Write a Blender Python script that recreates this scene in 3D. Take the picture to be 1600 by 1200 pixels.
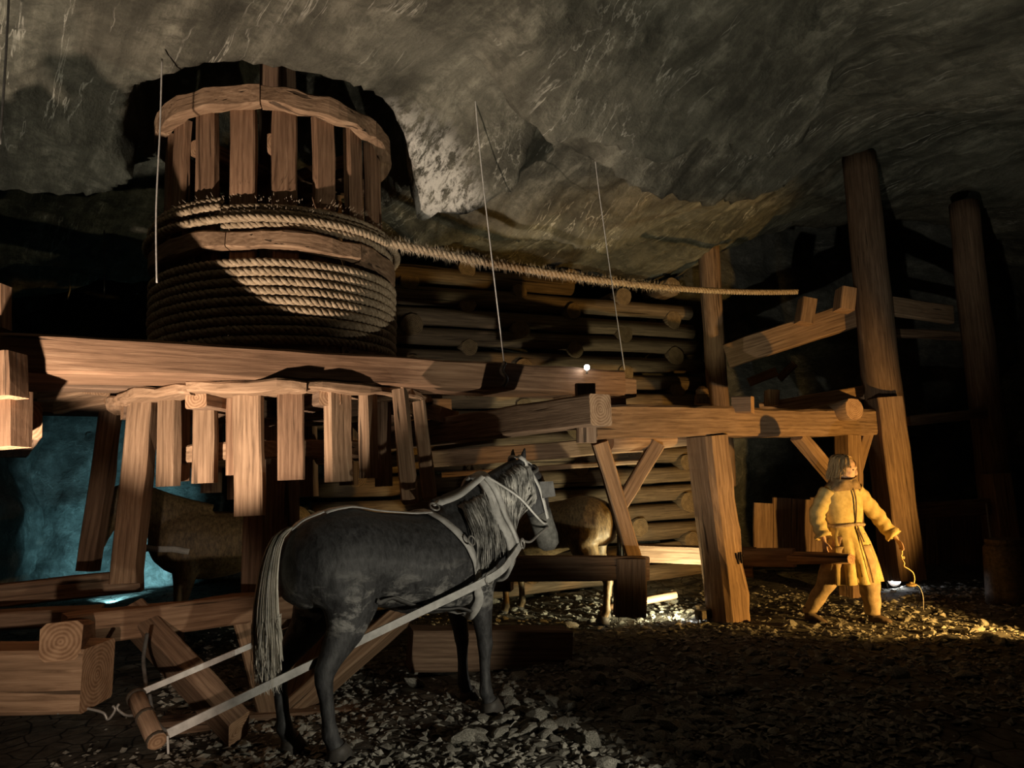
import bpy, bmesh, math, random
from mathutils import Vector, Matrix, noise, Quaternion
from mathutils.bvhtree import BVHTree
random.seed(7)
sc = bpy.context.scene
for o in list(bpy.data.objects): bpy.data.objects.remove(o)
COL = sc.collection
PI = math.pi
# ------------------------------------------------------------------ camera
FPX, PITCH, ROLL, EYE = 1150.0, math.radians(7.65), math.radians(2.5), Vector((0, 0, 1.6))
cr = Vector((1, 0, 0)); cf = Vector((0, math.cos(PITCH), math.sin(PITCH))); cu = cr.cross(cf)
CR = cr*math.cos(ROLL) - cu*math.sin(ROLL); CU = cu*math.cos(ROLL) + cr*math.sin(ROLL)
cam_d = bpy.data.cameras.new('camera'); cam = bpy.data.objects.new('camera', cam_d); COL.objects.link(cam)
cam_d.sensor_width = 36; cam_d.lens = FPX/1600*36; cam_d.clip_start = .05; cam_d.clip_end = 200
m = Matrix((CR, CU, -cf)).transposed().to_4x4(); m.translation = EYE; cam.matrix_world = m
sc.camera = cam
def at(x, y, Y):
    d = cf + CR*((x-800)/FPX) + CU*((600-y)/FPX); return EYE + d*(Y/d.y)
def atz(x, y, z):
    d = cf + CR*((x-800)/FPX) + CU*((600-y)/FPX); return EYE + d*((z-EYE.z)/d.z)
# ------------------------------------------------------------------ world, exposure, mine floodlights
w = bpy.data.worlds.new('world'); sc.world = w; w.use_nodes = True
w.node_tree.nodes['Background'].inputs[0].default_value = (0, 0, 0, 1)
w.node_tree.nodes['Background'].inputs[1].default_value = 0.0
sc.view_settings.view_transform = 'Standard'; sc.view_settings.look = 'None'
sc.view_settings.gamma = 1; sc.view_settings.use_curve_mapping = False
sc.view_settings.exposure = 0.0
def spot(name, loc, aim, power, col, angle, blend=.25, size=.04):
    l = bpy.data.lights.new(name, 'SPOT'); l.energy = power; l.color = col; l.spot_size = math.radians(angle)
    l.spot_blend = blend; l.shadow_soft_size = size
    o = bpy.data.objects.new(name, l); COL.objects.link(o); o.location = loc
    o.rotation_euler = (Vector(aim)-Vector(loc)).to_track_quat('-Z', 'Y').to_euler(); return o
def point(name, loc, power, col, size=.05):
    l = bpy.data.lights.new(name, 'POINT'); l.energy = power; l.color = col; l.shadow_soft_size = size
    o = bpy.data.objects.new(name, l); COL.objects.link(o); o.location = loc; return o
WARM = (1, .79, .60); NEUT = (1, .92, .73); YEL = (1, .90, .54); ORG = (1, .55, .14); TEAL = (.35, .85, 1)
# floodlights standing on the visitors' side, outside the frame, known by the light they throw
spot('flood_gin_offscreen', (-2.75, 3.4, .6), (-2.1, 5.9, 4.1), 980, WARM, 70, .35)
spot('flood_left_vault_offscreen', (-5.6, 3.6, .3), (-4.7, 4.5, 5), 480, NEUT, 58, .10)
spot('flood_front_left_offscreen', (-1.0, 1.2, .7), (-2.55, 4.6, .62), 230, WARM, 28, .6)
spot('flood_centre_offscreen', (1.35, 3.6, .12), (1.7, 6.5, 3.3), 340, NEUT, 86, .5)
spot('flood_front_right_offscreen', (1.9, 2.6, .5), (-.35, 4.85, .7), 210, NEUT, 42, .5)
spot('flood_amber_offscreen', (5.3, 6.3, .3), (3.5, 8.4, 1.3), 720, ORG, 80, .35)
spot('flood_right_wall_offscreen', (6.6, 8.2, .2), (5.2, 7.2, 5.5), 70, (.85, .92, .78), 100, .7)
# lamp hidden behind the lower sweep, seen by the teal pool rising behind it
spot('flood_teal', (-6.1, 11.2, .15), (-6.8, 13.2, .8), 330, TEAL, 90, .7)
# ------------------------------------------------------------------ materials
MATS = {}
def mat(name, rough=.85, spec=.25):
    M = bpy.data.materials.new(name); M.use_nodes = True; nt = M.node_tree
    b = nt.nodes['Principled BSDF']; b.inputs['Roughness'].default_value = rough
    b.inputs['Specular IOR Level'].default_value = spec; MATS[name] = M
    return M, nt, b
def nd(nt, t, **k):
    n = nt.nodes.new(t)
    for a, v in k.items(): setattr(n, a, v)
    return n
def ramp(nt, src, stops):
    r = nd(nt, 'ShaderNodeValToRGB'); e = r.color_ramp.elements
    while len(e) < len(stops): e.new(.5)
    for i, (p, c) in enumerate(stops): e[i].position = p; e[i].color = (*c, 1)
    nt.links.new(src, r.inputs[0]); return r.outputs[0]
def nz(nt, vec, scale, detail=6, rough=.6, dist=0):
    n = nd(nt, 'ShaderNodeTexNoise'); n.inputs['Scale'].default_value = scale; n.inputs['Detail'].default_value = detail
    n.inputs['Roughness'].default_value = rough; n.inputs['Distortion'].default_value = dist
    nt.links.new(vec, n.inputs['Vector']); return n.outputs[0]
def mapping(nt, vec, scale=(1, 1, 1), rot=(0, 0, 0), off=None):
    mp = nd(nt, 'ShaderNodeMapping'); mp.inputs['Scale'].default_value = scale; mp.inputs['Rotation'].default_value = rot
    nt.links.new(vec, mp.inputs['Vector'])
    if off is not None: nt.links.new(off, mp.inputs['Location'])
    return mp.outputs[0]
def mixc(nt, f, a, b, mode='MIX'):
    n = nd(nt, 'ShaderNodeMix', data_type='RGBA', blend_type=mode)
    if isinstance(f, float): n.inputs[0].default_value = f
    else: nt.links.new(f, n.inputs[0])
    for i, v in ((6, a), (7, b)):
        if isinstance(v, tuple): n.inputs[i].default_value = (*v, 1)
        else: nt.links.new(v, n.inputs[i])
    return n.outputs[2]
def bump(nt, b, h, s, d=.02, prev=None):
    n = nd(nt, 'ShaderNodeBump'); n.inputs['Strength'].default_value = s; n.inputs['Distance'].default_value = d
    nt.links.new(h, n.inputs['Height'])
    if prev is not None: nt.links.new(prev, n.inputs['Normal'])
    nt.links.new(n.outputs[0], b.inputs['Normal']); return n.outputs[0]
def wood(name, dark, mid, light, crack=1.0):
    M, nt, b = mat(name, .8, .2)
    tc = nd(nt, 'ShaderNodeTexCoord').outputs['Object']; oi = nd(nt, 'ShaderNodeObjectInfo')
    mul = nd(nt, 'ShaderNodeMath', operation='MULTIPLY'); mul.inputs[1].default_value = 37.0
    nt.links.new(oi.outputs['Random'], mul.inputs[0])
    v = mapping(nt, tc, (1, 1, 1), off=mul.outputs[0])
    g = nz(nt, mapping(nt, v, (1.3, 26, 26)), 1.6, 8, .65, .6)
    big = nz(nt, mapping(nt, v, (.8, 5, 5)), 1.2, 4, .55, .8)
    wv = nd(nt, 'ShaderNodeTexWave', wave_type='RINGS', rings_direction='X'); wv.inputs['Scale'].default_value = 7
    wv.inputs['Distortion'].default_value = 5; wv.inputs['Detail'].default_value = 3; wv.inputs['Detail Scale'].default_value = 1.2
    nt.links.new(mapping(nt, v, (.22, 1.3, 1.3)), wv.inputs['Vector'])
    mx = nd(nt, 'ShaderNodeMath', operation='MULTIPLY_ADD'); nt.links.new(wv.outputs[1], mx.inputs[0]); mx.inputs[1].default_value = .10
    nt.links.new(g, mx.inputs[2])
    c = ramp(nt, mx.outputs[0], [(.34, dark), (.58, mid), (.86, light)])
    c2 = mixc(nt, ramp(nt, big, [(.3, (0, 0, 0)), (.7, (1, 1, 1))]), c, mixc(nt, .55, c, dark), 'MIX')
    rv = nd(nt, 'ShaderNodeMapRange'); rv.inputs['To Min'].default_value = .72; rv.inputs['To Max'].default_value = 1.18
    nt.links.new(oi.outputs['Random'], rv.inputs[0])
    hs = nd(nt, 'ShaderNodeHueSaturation'); nt.links.new(c2, hs.inputs['Color']); nt.links.new(rv.outputs[0], hs.inputs['Value'])
    ck = nz(nt, mapping(nt, v, (.55, 17, 17)), 1.0, 3, .5, .3)
    ckm = ramp(nt, ck, [(.30, (0, 0, 0)), (.345, (1, 1, 1))])
    col = mixc(nt, ckm, mixc(nt, .75*crack, hs.outputs[0], (.01, .007, .005)), hs.outputs[0])
    nt.links.new(col, b.inputs['Base Color'])
    p = bump(nt, b, g, .5, .012); bump(nt, b, ckm, .7, .02, p)
    return M
wood('wood_warm', (.12, .066, .038), (.30, .175, .105), (.46, .30, .19))
wood('wood_old', (.10, .062, .040), (.25, .160, .105), (.40, .28, .19))
wood('wood_log', (.07, .05, .034), (.19, .138, .090), (.32, .24, .16))
wood('wood_pole', (.14, .085, .05), (.33, .21, .13), (.50, .35, .23))
def endgrain(name, a, bcol):
    M, nt, b = mat(name, .85, .15); tc = nd(nt, 'ShaderNodeTexCoord').outputs['Object']
    wv = nd(nt, 'ShaderNodeTexWave', wave_type='RINGS', rings_direction='X'); wv.inputs['Scale'].default_value = 14
    wv.inputs['Distortion'].default_value = 2.5; wv.inputs['Detail'].default_value = 3
    nt.links.new(mapping(nt, tc, (0, 1, 1)), wv.inputs['Vector'])
    n = nz(nt, tc, 14, 6)
    c = mixc(nt, .5, ramp(nt, wv.outputs[1], [(.2, a), (.8, bcol)]), ramp(nt, n, [(.35, a), (.65, bcol)]))
    nt.links.new(c, b.inputs['Base Color']); bump(nt, b, n, .4, .01)
endgrain('end_warm', (.20, .11, .06), (.44, .28, .17)); endgrain('end_log', (.08, .055, .032), (.24, .17, .10))
def rock(name, dark, mid, light, vein, veinamt, rot, bs=.7):
    M, nt, b = mat(name, .8, .3); tc = nd(nt, 'ShaderNodeTexCoord').outputs['Object']
    rv = mapping(nt, tc, (1, 1, 1), (0, 0, rot))
    st = nz(nt, mapping(nt, rv, (.32, 2.9, 1.6)), 1.3, 12, .70, .25)
    fine = nz(nt, tc, 6, 12, .72, .2); big = nz(nt, tc, .8, 6, .6, .3); sp = nz(nt, tc, 26, 6, .7)
    c = ramp(nt, st, [(.36, dark), (.52, mid), (.68, light)])
    c = mixc(nt, ramp(nt, fine, [(.42, (0, 0, 0)), (.58, (1, 1, 1))]), mixc(nt, .7, c, dark), c)
    pm = ramp(nt, big, [(.45, (0, 0, 0)), (.66, (.6,)*3)]); c = mixc(nt, pm, c, mixc(nt, .55, c, light))
    vn = nz(nt, mapping(nt, rv, (.10, 2.0, 1)), 2.0, 5, .6, .25)
    vm = ramp(nt, vn, [(.488, (0, 0, 0)), (.5, (veinamt,)*3), (.512, (0, 0, 0))])
    gate = ramp(nt, nz(nt, tc, 1.3, 4), [(.5, (0, 0, 0)), (.62, (1, 1, 1))]); c = mixc(nt, mixc(nt, 1.0, vm, gate, 'MULTIPLY'), c, vein)
    salt = ramp(nt, sp, [(.62, (0, 0, 0)), (.72, (.7,)*3)]); c = mixc(nt, mixc(nt, 1.0, salt, pm, 'MULTIPLY'), c, vein)
    if name == 'rock_ceiling':                                       # crusts of white salt crystals on the roof
        for (px, py, rad_, k) in ((640, 205, .62, .95), (700, 215, .45, .9)):
            q = atz(px, py, 5.0); vm_ = nd(nt, 'ShaderNodeVectorMath', operation='MULTIPLY'); nt.links.new(tc, vm_.inputs[0]); vm_.inputs[1].default_value = (1, 1, 0)
            ds = nd(nt, 'ShaderNodeVectorMath', operation='DISTANCE'); nt.links.new(vm_.outputs[0], ds.inputs[0]); ds.inputs[1].default_value = (q.x, q.y, 0)
            mr = nd(nt, 'ShaderNodeMapRange'); mr.inputs['From Min'].default_value = rad_; mr.inputs['From Max'].default_value = rad_*.35; mr.inputs['To Max'].default_value = k; nt.links.new(ds.outputs['Value'], mr.inputs[0])
            cr_ = ramp(nt, nz(nt, mapping(nt, rv, (.7, 2.2, 1)), 7, 10, .75, .3), [(.44, (0, 0, 0)), (.56, (1, 1, 1))])
            c = mixc(nt, mixc(nt, 1.0, mr.outputs[0], cr_, 'MULTIPLY'), c, (.80, .78, .72))
    nt.links.new(c, b.inputs['Base Color'])
    p = bump(nt, b, st, bs, .16); p = bump(nt, b, fine, bs*1.2, .12, p); bump(nt, b, sp, bs*.8, .02, p)
rock('rock_ceiling', (.055, .053, .041), (.165, .158, .122), (.38, .365, .29), (.66, .64, .55), .8, .92)
rock('rock_wall', (.07, .075, .068), (.16, .165, .15), (.30, .30, .27), (.5, .5, .46), .4, .3)
M, nt, b = mat('ground', .92, .2); tc = nd(nt, 'ShaderNodeTexCoord').outputs['Object']
f1 = nz(nt, tc, 9, 10, .68); f2 = nz(nt, tc, 1.1, 4)
vo = nd(nt, 'ShaderNodeTexVoronoi', feature='DISTANCE_TO_EDGE'); vo.inputs['Scale'].default_value = 6.5
nt.links.new(mapping(nt, mixc(nt, .12, tc, nd(nt, 'ShaderNodeTexNoise').outputs[1])), vo.inputs['Vector'])
ck = ramp(nt, vo.outputs[0], [(.0, (0, 0, 0)), (.05, (1, 1, 1))])
c = mixc(nt, ramp(nt, f2, [(.4, (0, 0, 0)), (.65, (1, 1, 1))]), ramp(nt, f1, [(.3, (.035, .031, .026)), (.7, (.13, .12, .10))]), ramp(nt, f1, [(.3, (.06, .055, .046)), (.7, (.22, .205, .175))]))
nt.links.new(mixc(nt, ck, (.012, .011, .01), c), b.inputs['Base Color'])
p = bump(nt, b, ck, .6, .03); bump(nt, b, f1, .8, .03, p)
def plain(name, a, bcol, scale=10, rough=.8, spec=.25, bs=.3, bd=.01, metal=0, stretch=(1, 1, 1)):
    M, nt, b = mat(name, rough, spec); tc = nd(nt, 'ShaderNodeTexCoord').outputs['Object']
    n = nz(nt, mapping(nt, tc, stretch), scale, 8, .62)
    nt.links.new(ramp(nt, n, [(.33, a), (.68, bcol)]), b.inputs['Base Color']); b.inputs['Metallic'].default_value = metal
    if bs: bump(nt, b, n, bs, bd)
    return M
plain('stone_grey', (.13, .122, .10), (.46, .44, .385), 9, .85, .3, .8, .03)
plain('rope_hemp', (.20, .145, .09), (.46, .36, .25), 26, .95, .1, .6, .01)
plain('rope_fibre', (.36, .29, .20), (.60, .50, .38), 30, .95, .1, 0)
plain('iron', (.05, .042, .036), (.16, .13, .10), 25, .6, .4, .4, .004, .6)
plain('iron_bright', (.24, .23, .22), (.45, .43, .40), 25, .5, .5, .3, .004, .5)
plain('wire', (.30, .29, .27), (.50, .48, .45), 30, .5, .5, 0)
plain('lamp_brass', (.35, .24, .10), (.55, .40, .18), 20, .45, .5, .2, .003, .4)
plain('wire_dark', (.04, .04, .038), (.08, .08, .075), 30, .6, .4, 0)
plain('leather_grey', (.38, .37, .355), (.62, .605, .58), 14, .6, .4, .35, .004)
plain('leather_dark', (.05, .048, .046), (.13, .125, .12), 14, .55, .45, .35, .004)
plain('horn', (.04, .036, .032), (.10, .09, .08), 14, .6, .4, .3, .004)
plain('cloth_tunic', (.42, .32, .13), (.62, .48, .22), 16, .95, .05, .5, .008)
plain('cloth_hose', (.30, .22, .13), (.46, .35, .21), 16, .95, .05, .6, .01)
plain('cloth_hood', (.16, .11, .06), (.30, .21, .12), 16, .95, .05, .6, .01)
plain('skin', (.42, .26, .17), (.56, .37, .26), 9, .6, .3, .2, .004)
plain('hair_fair', (.20, .13, .065), (.42, .29, .15), 20, .8, .2, .7, .01, 0, (4, 4, 1))
plain('eye_dark', (.02, .015, .01), (.04, .03, .02), 9, .3, .5, 0)
plain('hair_grey', (.22, .215, .20), (.62, .60, .55), 18, .7, .3, 0)
plain('hair_black', (.03, .03, .03), (.11, .108, .10), 18, .6, .35, 0)
plain('hair_mixed', (.07, .07, .067), (.62, .60, .56), 9, .65, .35, 0)
plain('tail_pale', (.45, .42, .36), (.80, .75, .66), 9, .7, .3, 0)
plain('boot', (.07, .05, .035), (.14, .10, .07), 12, .8, .3, .4, .005)
plain('canvas', (.10, .098, .09), (.22, .215, .20), 22, .9, .1, .5, .004)
def coat(name, a, bcol, dust, amt):
    M, nt, b = mat(name, .55, .4); tc = nd(nt, 'ShaderNodeTexCoord').outputs['Object']
    n = nz(nt, mapping(nt, tc, (5, 5, 2)), 7, 8, .7, .5); pz = nz(nt, mapping(nt, tc, (1, 1, 1.6)), 6.5, 9, .7, .5)
    c = ramp(nt, n, [(.35, a), (.7, bcol)])
    sx = nd(nt, 'ShaderNodeSeparateXYZ'); nt.links.new(tc, sx.inputs[0])
    # dried mud splashed along the belly
    zr = nd(nt, 'ShaderNodeMapRange'); zr.inputs['From Min'].default_value = 1.15; zr.inputs['From Max'].default_value = .78
    nt.links.new(sx.outputs[2], zr.inputs[0])
    lo = nd(nt, 'ShaderNodeMapRange'); lo.inputs['From Min'].default_value = .68; lo.inputs['From Max'].default_value = .8
    nt.links.new(sx.outputs[2], lo.inputs[0])
    mm = nd(nt, 'ShaderNodeMath', operation='MULTIPLY'); nt.links.new(zr.outputs[0], mm.inputs[0]); nt.links.new(lo.outputs[0], mm.inputs[1])
    m2 = nd(nt, 'ShaderNodeMath', operation='MULTIPLY'); nt.links.new(mm.outputs[0], m2.inputs[0])
    nt.links.new(ramp(nt, pz, [(.5, (0, 0, 0)), (.62, (amt,)*3)]), m2.inputs[1])
    c = mixc(nt, m2.outputs[0], c, dust); nt.links.new(c, b.inputs['Base Color'])
    bump(nt, b, n, .35, .01)
coat('coat_black', (.016, .016, .017), (.075, .075, .078), (.40, .39, .37), .9)
coat('coat_brown', (.035, .022, .012), (.12, .075, .036), (.2, .15, .09), .3)
coat('coat_dark', (.012, .011, .010), (.05, .04, .03), (.2, .16, .1), .3)
coat('coat_bay', (.06, .04, .022), (.26, .18, .09), (.3, .25, .15), .3)
M, nt, b = mat('led', .5); b.inputs['Base Color'].default_value = (1, 1, 1, 1)
b.inputs['Emission Color'].default_value = (.9, .95, 1, 1); b.inputs['Emission Strength'].default_value = 40
M, nt, b = mat('ink', .9); b.inputs['Base Color'].default_value = (.02, .015, .015, 1)
# ------------------------------------------------------------------ helpers
def link(name, me, m, parent=None, loc=None):
    o = bpy.data.objects.new(name, me); COL.objects.link(o)
    if m and not me.materials: me.materials.append(MATS[m])
    if parent: o.parent = parent
    if loc is not None: o.location = loc
    return o
def tag(o, label, cat, group=None, kind=None):
    if label: o['label'] = label
    if cat: o['category'] = cat
    if group: o['group'] = group
    if kind: o['kind'] = kind
    return o
def thing(name, label, cat, loc=(0, 0, 0), rz=0, group=None):
    o = bpy.data.objects.new(name, None); COL.objects.link(o); o.location = loc; o.rotation_euler = (0, 0, rz)
    o.empty_display_size = .1; return tag(o, label, cat, group)
def mesh(verts, faces, smooth=False, name='m'):
    me = bpy.data.meshes.new(name); me.from_pydata([tuple(v) for v in verts], [], faces); me.update()
    if smooth:
        for p in me.polygons: p.use_smooth = True
    return me
def axis(p0, p1, up=Vector((0, 0, 1))):
    ex = (p1-p0).normalized()
    if abs(ex.dot(up)) > .985: up = Vector((0, 1, 0))
    ey = up.cross(ex).normalized(); ez = ex.cross(ey)
    return Matrix((ex, ey, ez)).transposed()
def beam_mesh(L, wd, ht, rough=.008, ch=.014, endmat=True, seed=0):
    n = max(3, int(L/.16)); vs = []; fs = []; hw, hh = wd/2, ht/2
    prof = [(-hw+ch, -hh), (hw-ch, -hh), (hw, -hh+ch), (hw, hh-ch), (hw-ch, hh), (-hw+ch, hh), (-hw, hh-ch), (-hw, -hh+ch)]
    for i in range(n+1):
        x = L*i/n
        a = noise.noise((x*1.1+seed*7.3, 1.7, seed))*rough*1.6; c = noise.noise((x*1.1+seed*7.3, 9.7, seed))*rough*1.6
        for (y, z) in prof:
            k = noise.noise((x*3+seed, y*9, z*9+seed))*rough
            vs.append((x, y+a+(k if y > 0 else -k), z+c+k))
    for i in range(n):
        for j in range(8):
            q = (j+1) % 8; fs.append((i*8+j, (i+1)*8+j, (i+1)*8+q, i*8+q)[::-1])
    fs.append(tuple(range(8))[::-1][::-1]); fs.append(tuple(n*8+j for j in range(8))[::-1])
    return mesh(vs, fs)
SEED = [1]
def fixn(me):
    bm = bmesh.new(); bm.from_mesh(me); bmesh.ops.recalc_face_normals(bm, faces=bm.faces); bm.to_mesh(me); bm.free()
def place(o, p0, R, parent):
    off = parent.location if parent else Vector()
    o.location = p0-off; o.rotation_euler = R.to_euler()
def beam(name, p0, p1, wd, ht, m='wood_old', parent=None, up=Vector((0, 0, 1)), rough=.008, em='end_warm', ch=.014):
    p0, p1 = Vector(p0), Vector(p1); SEED[0] += 1
    me = beam_mesh((p1-p0).length, wd, ht, rough, ch, seed=SEED[0]*1.37); fixn(me)
    me.materials.append(MATS[m]); me.materials.append(MATS[em])
    k = len(me.polygons); me.polygons[k-1].material_index = 1; me.polygons[k-2].material_index = 1
    o = link(name, me, None, parent); place(o, p0, axis(p0, p1, Vector(up)), parent); return o
def log(name, p0, p1, r0, r1=None, m='wood_log', parent=None, em='end_log', rough=.012, sides=12):
    p0, p1 = Vector(p0), Vector(p1); r1 = r1 or r0; L = (p1-p0).length; SEED[0] += 1; s = SEED[0]*2.11
    n = max(3, int(L/.25)); vs = []; fs = []
    for i in range(n+1):
        x = L*i/n; r = r0+(r1-r0)*i/n
        a = noise.noise((x*.8+s, 3, s))*rough*1.5; c = noise.noise((x*.8+s, 8, s))*rough*1.5
        for j in range(sides):
            t = 2*PI*j/sides; k = r+noise.noise((x*1.6+s, math.cos(t)*1.5, math.sin(t)*1.5))*rough*1.6
            vs.append((x, a+k*math.cos(t), c+k*math.sin(t)))
    for i in range(n):
        for j in range(sides):
            q = (j+1) % sides; fs.append((i*sides+j, i*sides+q, (i+1)*sides+q, (i+1)*sides+j))
    fs.append(tuple(range(sides))); fs.append(tuple(n*sides+j for j in range(sides)))
    me = mesh(vs, fs, True); fixn(me); me.materials.append(MATS[m]); me.materials.append(MATS[em])
    for k in (-1, -2): me.polygons[len(me.polygons)+k].material_index = 1; me.polygons[len(me.polygons)+k].use_smooth = False
    o = link(name, me, None, parent); place(o, p0, axis(p0, p1), parent); return o
def tube_data(pts, rad, sides=6, vs=None, fs=None, cap=True):
    vs = [] if vs is None else vs; fs = [] if fs is None else fs
    pts = [Vector(p) for p in pts]; n = len(pts); b0 = len(vs)
    t = (pts[1]-pts[0]).normalized(); nrm = t.orthogonal().normalized()
    for i in range(n):
        t2 = (pts[min(i+1, n-1)]-pts[max(i-1, 0)])
        t2 = t2.normalized() if t2.length > 1e-9 else t
        nrm = (t.rotation_difference(t2) @ nrm); nrm = (nrm - t2*nrm.dot(t2)).normalized(); t = t2
        bn = t.cross(nrm); r = rad(i/(n-1)) if callable(rad) else rad
        for j in range(sides):
            a = 2*PI*j/sides; vs.append(pts[i]+(nrm*math.cos(a)+bn*math.sin(a))*r)
    for i in range(n-1):
        for j in range(sides):
            q = (j+1) % sides; fs.append((b0+i*sides+j, b0+i*sides+q, b0+(i+1)*sides+q, b0+(i+1)*sides+j))
    if cap:
        fs.append(tuple(b0+j for j in range(sides))[::-1]); fs.append(tuple(b0+(n-1)*sides+j for j in range(sides)))
    return vs, fs
def tube(name, pts, rad, m, parent=None, sides=6, smooth=True):
    vs, fs = tube_data(pts, rad, sides); return link(name, mesh(vs, fs, smooth), m, parent)
def bez(pts, n=10):
    pts = [Vector(p) for p in pts]; out = []
    for i in range(len(pts)-1):
        p0 = pts[max(i-1, 0)]; p1 = pts[i]; p2 = pts[i+1]; p3 = pts[min(i+2, len(pts)-1)]
        for k in range(n):
            t = k/n; out.append(.5*((2*p1)+(p2-p0)*t+(2*p0-5*p1+4*p2-p3)*t*t+(3*p1-p0-3*p2+p3)*t**3))
    out.append(pts[-1]); return out
def sstep(a, b, x):
    t = min(1, max(0, (x-a)/(b-a))); return t*t*(3-2*t)
def fbm(p, o=4):
    return noise.fractal(p, .9, 2.1, o)
# ------------------------------------------------------------------ the cave
AX, AY = -2.2, 6.85
def poly(pts): return [Vector((q.x, q.y)) for q in (atz(x, y, 5.0) for x, y in pts)]
LEDGES = [  # plan polyline of a ledge edge seen in the roof, drop, reach towards the lamp side
    (poly([(735, 88), (800, 100), (930, 116), (1050, 142), (1092, 124), (1170, 150), (1245, 178), (1330, 150)]), .42, 1.3),
    (poly([(585, 262), (640, 238), (700, 222), (745, 209), (800, 190), (860, 168)]), .45, .9),
    (poly([(560, 330), (640, 312), (720, 292), (800, 284), (880, 300), (960, 322), (1060, 345)]), .40, 1.2),
    (poly([(870, 208), (950, 196), (1010, 222), (1100, 250), (1200, 262), (1300, 270)]), .30, 1.0),
    (poly([(-160, 236), (0, 236), (100, 246), (158, 252), (215, 215), (245, 178)]), .30, 1.6),
    (poly([(1180, 40), (1240, 46), (1290, 20)]), .14, .3)]
def ledge(x, y):
    p = Vector((x+.10*noise.noise((x*1.7, y*1.7, 31)), y+.10*noise.noise((x*1.7, y*1.7, 47)))); out = 0
    for pts, dep, reach in LEDGES:
        if y < min(q.y for q in pts)-2 or y > max(q.y for q in pts)+1: continue
        bd = 1e9; bs = 1; bt = 0; n = len(pts)-1
        for i in range(n):
            a, b_ = pts[i], pts[i+1]; d = b_-a; t = max(0, min(1, (p-a).dot(d)/d.length_squared)); q = a+d*t; l = (p-q).length
            if l < bd: bd = l; bs = d.x*(p.y-a.y)-d.y*(p.x-a.x); bt = (i+t)/n
        tap = min(1, bt*5, (1-bt)*5)
        if bs < 0: out -= 1.5*dep*tap*max(0, 1-bd/reach)**1.3
        else: out -= 1.5*dep*tap*max(0, 1-bd/.05)
    return out
def ceil_z(x, y):
    base = 5.02 + .95*sstep(2.2, 5.2, x)*sstep(6, 9, y) - .25*sstep(2.5, 6, x)*(1-sstep(4, 8, y)) - .5*sstep(6.2, 9, x)
    wv = .30*noise.noise((x*.45, y*.45, 3.1)) + .16*noise.noise((x*1.1, y*1.1, 8.2))
    u = (x*.62 + y*.78 + .35*noise.noise((x*.7, y*.7, 15)))*1.5; s = u-math.floor(u); rib = .11*(s if s < .85 else (1-s)/.15*.85)*max(0, .5+noise.noise((x*.6, y*.6, 44)))
    fine = .06*fbm((x*1.8, y*1.8, 6.0), 6) + .03*abs(noise.noise((x*5, y*5, 3)))
    z = base + wv*.6 + ledge(x, y) - rib + fine
    d = math.hypot(x-AX, y-AY)
    z += 1.5*(1-sstep(1.16, 1.34, d+.07*noise.noise((x*2, y*2, 7))))
    return z - .10*sstep(10.2, 10.9, y)
def grid(name, nx, ny, fn, m, kind='structure', smooth=True):
    vs = [fn(i/nx, j/ny) for j in range(ny+1) for i in range(nx+1)]
    fs = [(j*(nx+1)+i, j*(nx+1)+i+1, (j+1)*(nx+1)+i+1, (j+1)*(nx+1)+i) for j in range(ny) for i in range(nx)]
    o = link(name, mesh(vs, fs, smooth), m); o['kind'] = kind; return o
def lip_y(x): return 11.15 + .5*noise.noise((x*.6, 2, 1)) + .15*noise.noise((x*2.2, 5, 1)) + 1.2*sstep(.5, 2.5, x)
def cfn(u, v):
    x = -9.5+19*u; yl = lip_y(x)
    if v <= .9:
        y = 2.2+(yl-2.2)*v/.9; return (x, y, ceil_z(x, y))
    k = (v-.9)/.1; y = yl+.45*k+.1*noise.noise((x*2, k*2, 3)); return (x, y, ceil_z(x, yl)+(1.6*k**1.3)+.12*noise.noise((x*2.4, k*3, 9)))
ceil = grid('ceiling', 260, 190, cfn, 'rock_ceiling'); tag(ceil, 'grey green rock salt ceiling of the mine chamber, streaked and ledged', None)
def rockp(a, b_, z0, z1, amp, seed):
    a, b_ = Vector(a), Vector(b_); d = (b_-a); n = Vector((-d.y, d.x, 0)).normalized()
    def f(u, v):
        p = a+d*u; z = z0+(z1-z0)*v
        k = amp*(noise.noise((p.x*.5+seed, p.y*.5, z*.5))*1.4+.5*fbm((p.x*1.6+seed, p.y*1.6, z*1.6), 4))
        q = p+n*k; return (q.x, q.y, z)
    return f
wb = grid('wall_back', 160, 60, rockp((10.5, 13.6, 0), (-10.5, 12.9, 0), -.5, 7.2, .45, 2), 'rock_wall'); tag(wb, 'dark rock wall closing the far side of the chamber', None)
wl = grid('wall_left', 90, 60, rockp((-8.4, 13.4, 0), (-7.6, 1.5, 0), -.5, 6.2, .4, 11), 'rock_wall'); tag(wl, 'dark rock wall lit teal near the floor', None)
wr = grid('wall_right', 90, 60, rockp((7.6, 1.5, 0), (9.3, 13.6, 0), -.5, 6.6, .55, 23), 'rock_ceiling'); tag(wr, 'dim greenish rock wall behind the tall timber posts', None)
def floor_z(x, y):
    return .05*noise.noise((x*.7, y*.7, 1)) + .025*noise.noise((x*2.1, y*2.1, 4)) + .10*sstep(9.6, 12, y)
fl = grid('floor', 240, 180, lambda u, v: (-9.5+19*u, .8+12.8*v, floor_z(-9.5+19*u, .8+12.8*v)+.02*fbm(((-9.5+19*u)*4, (.8+12.8*v)*4, 2), 4)), 'ground')
tag(fl, 'dusty cracked mine floor strewn with rock chips', None)

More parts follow.
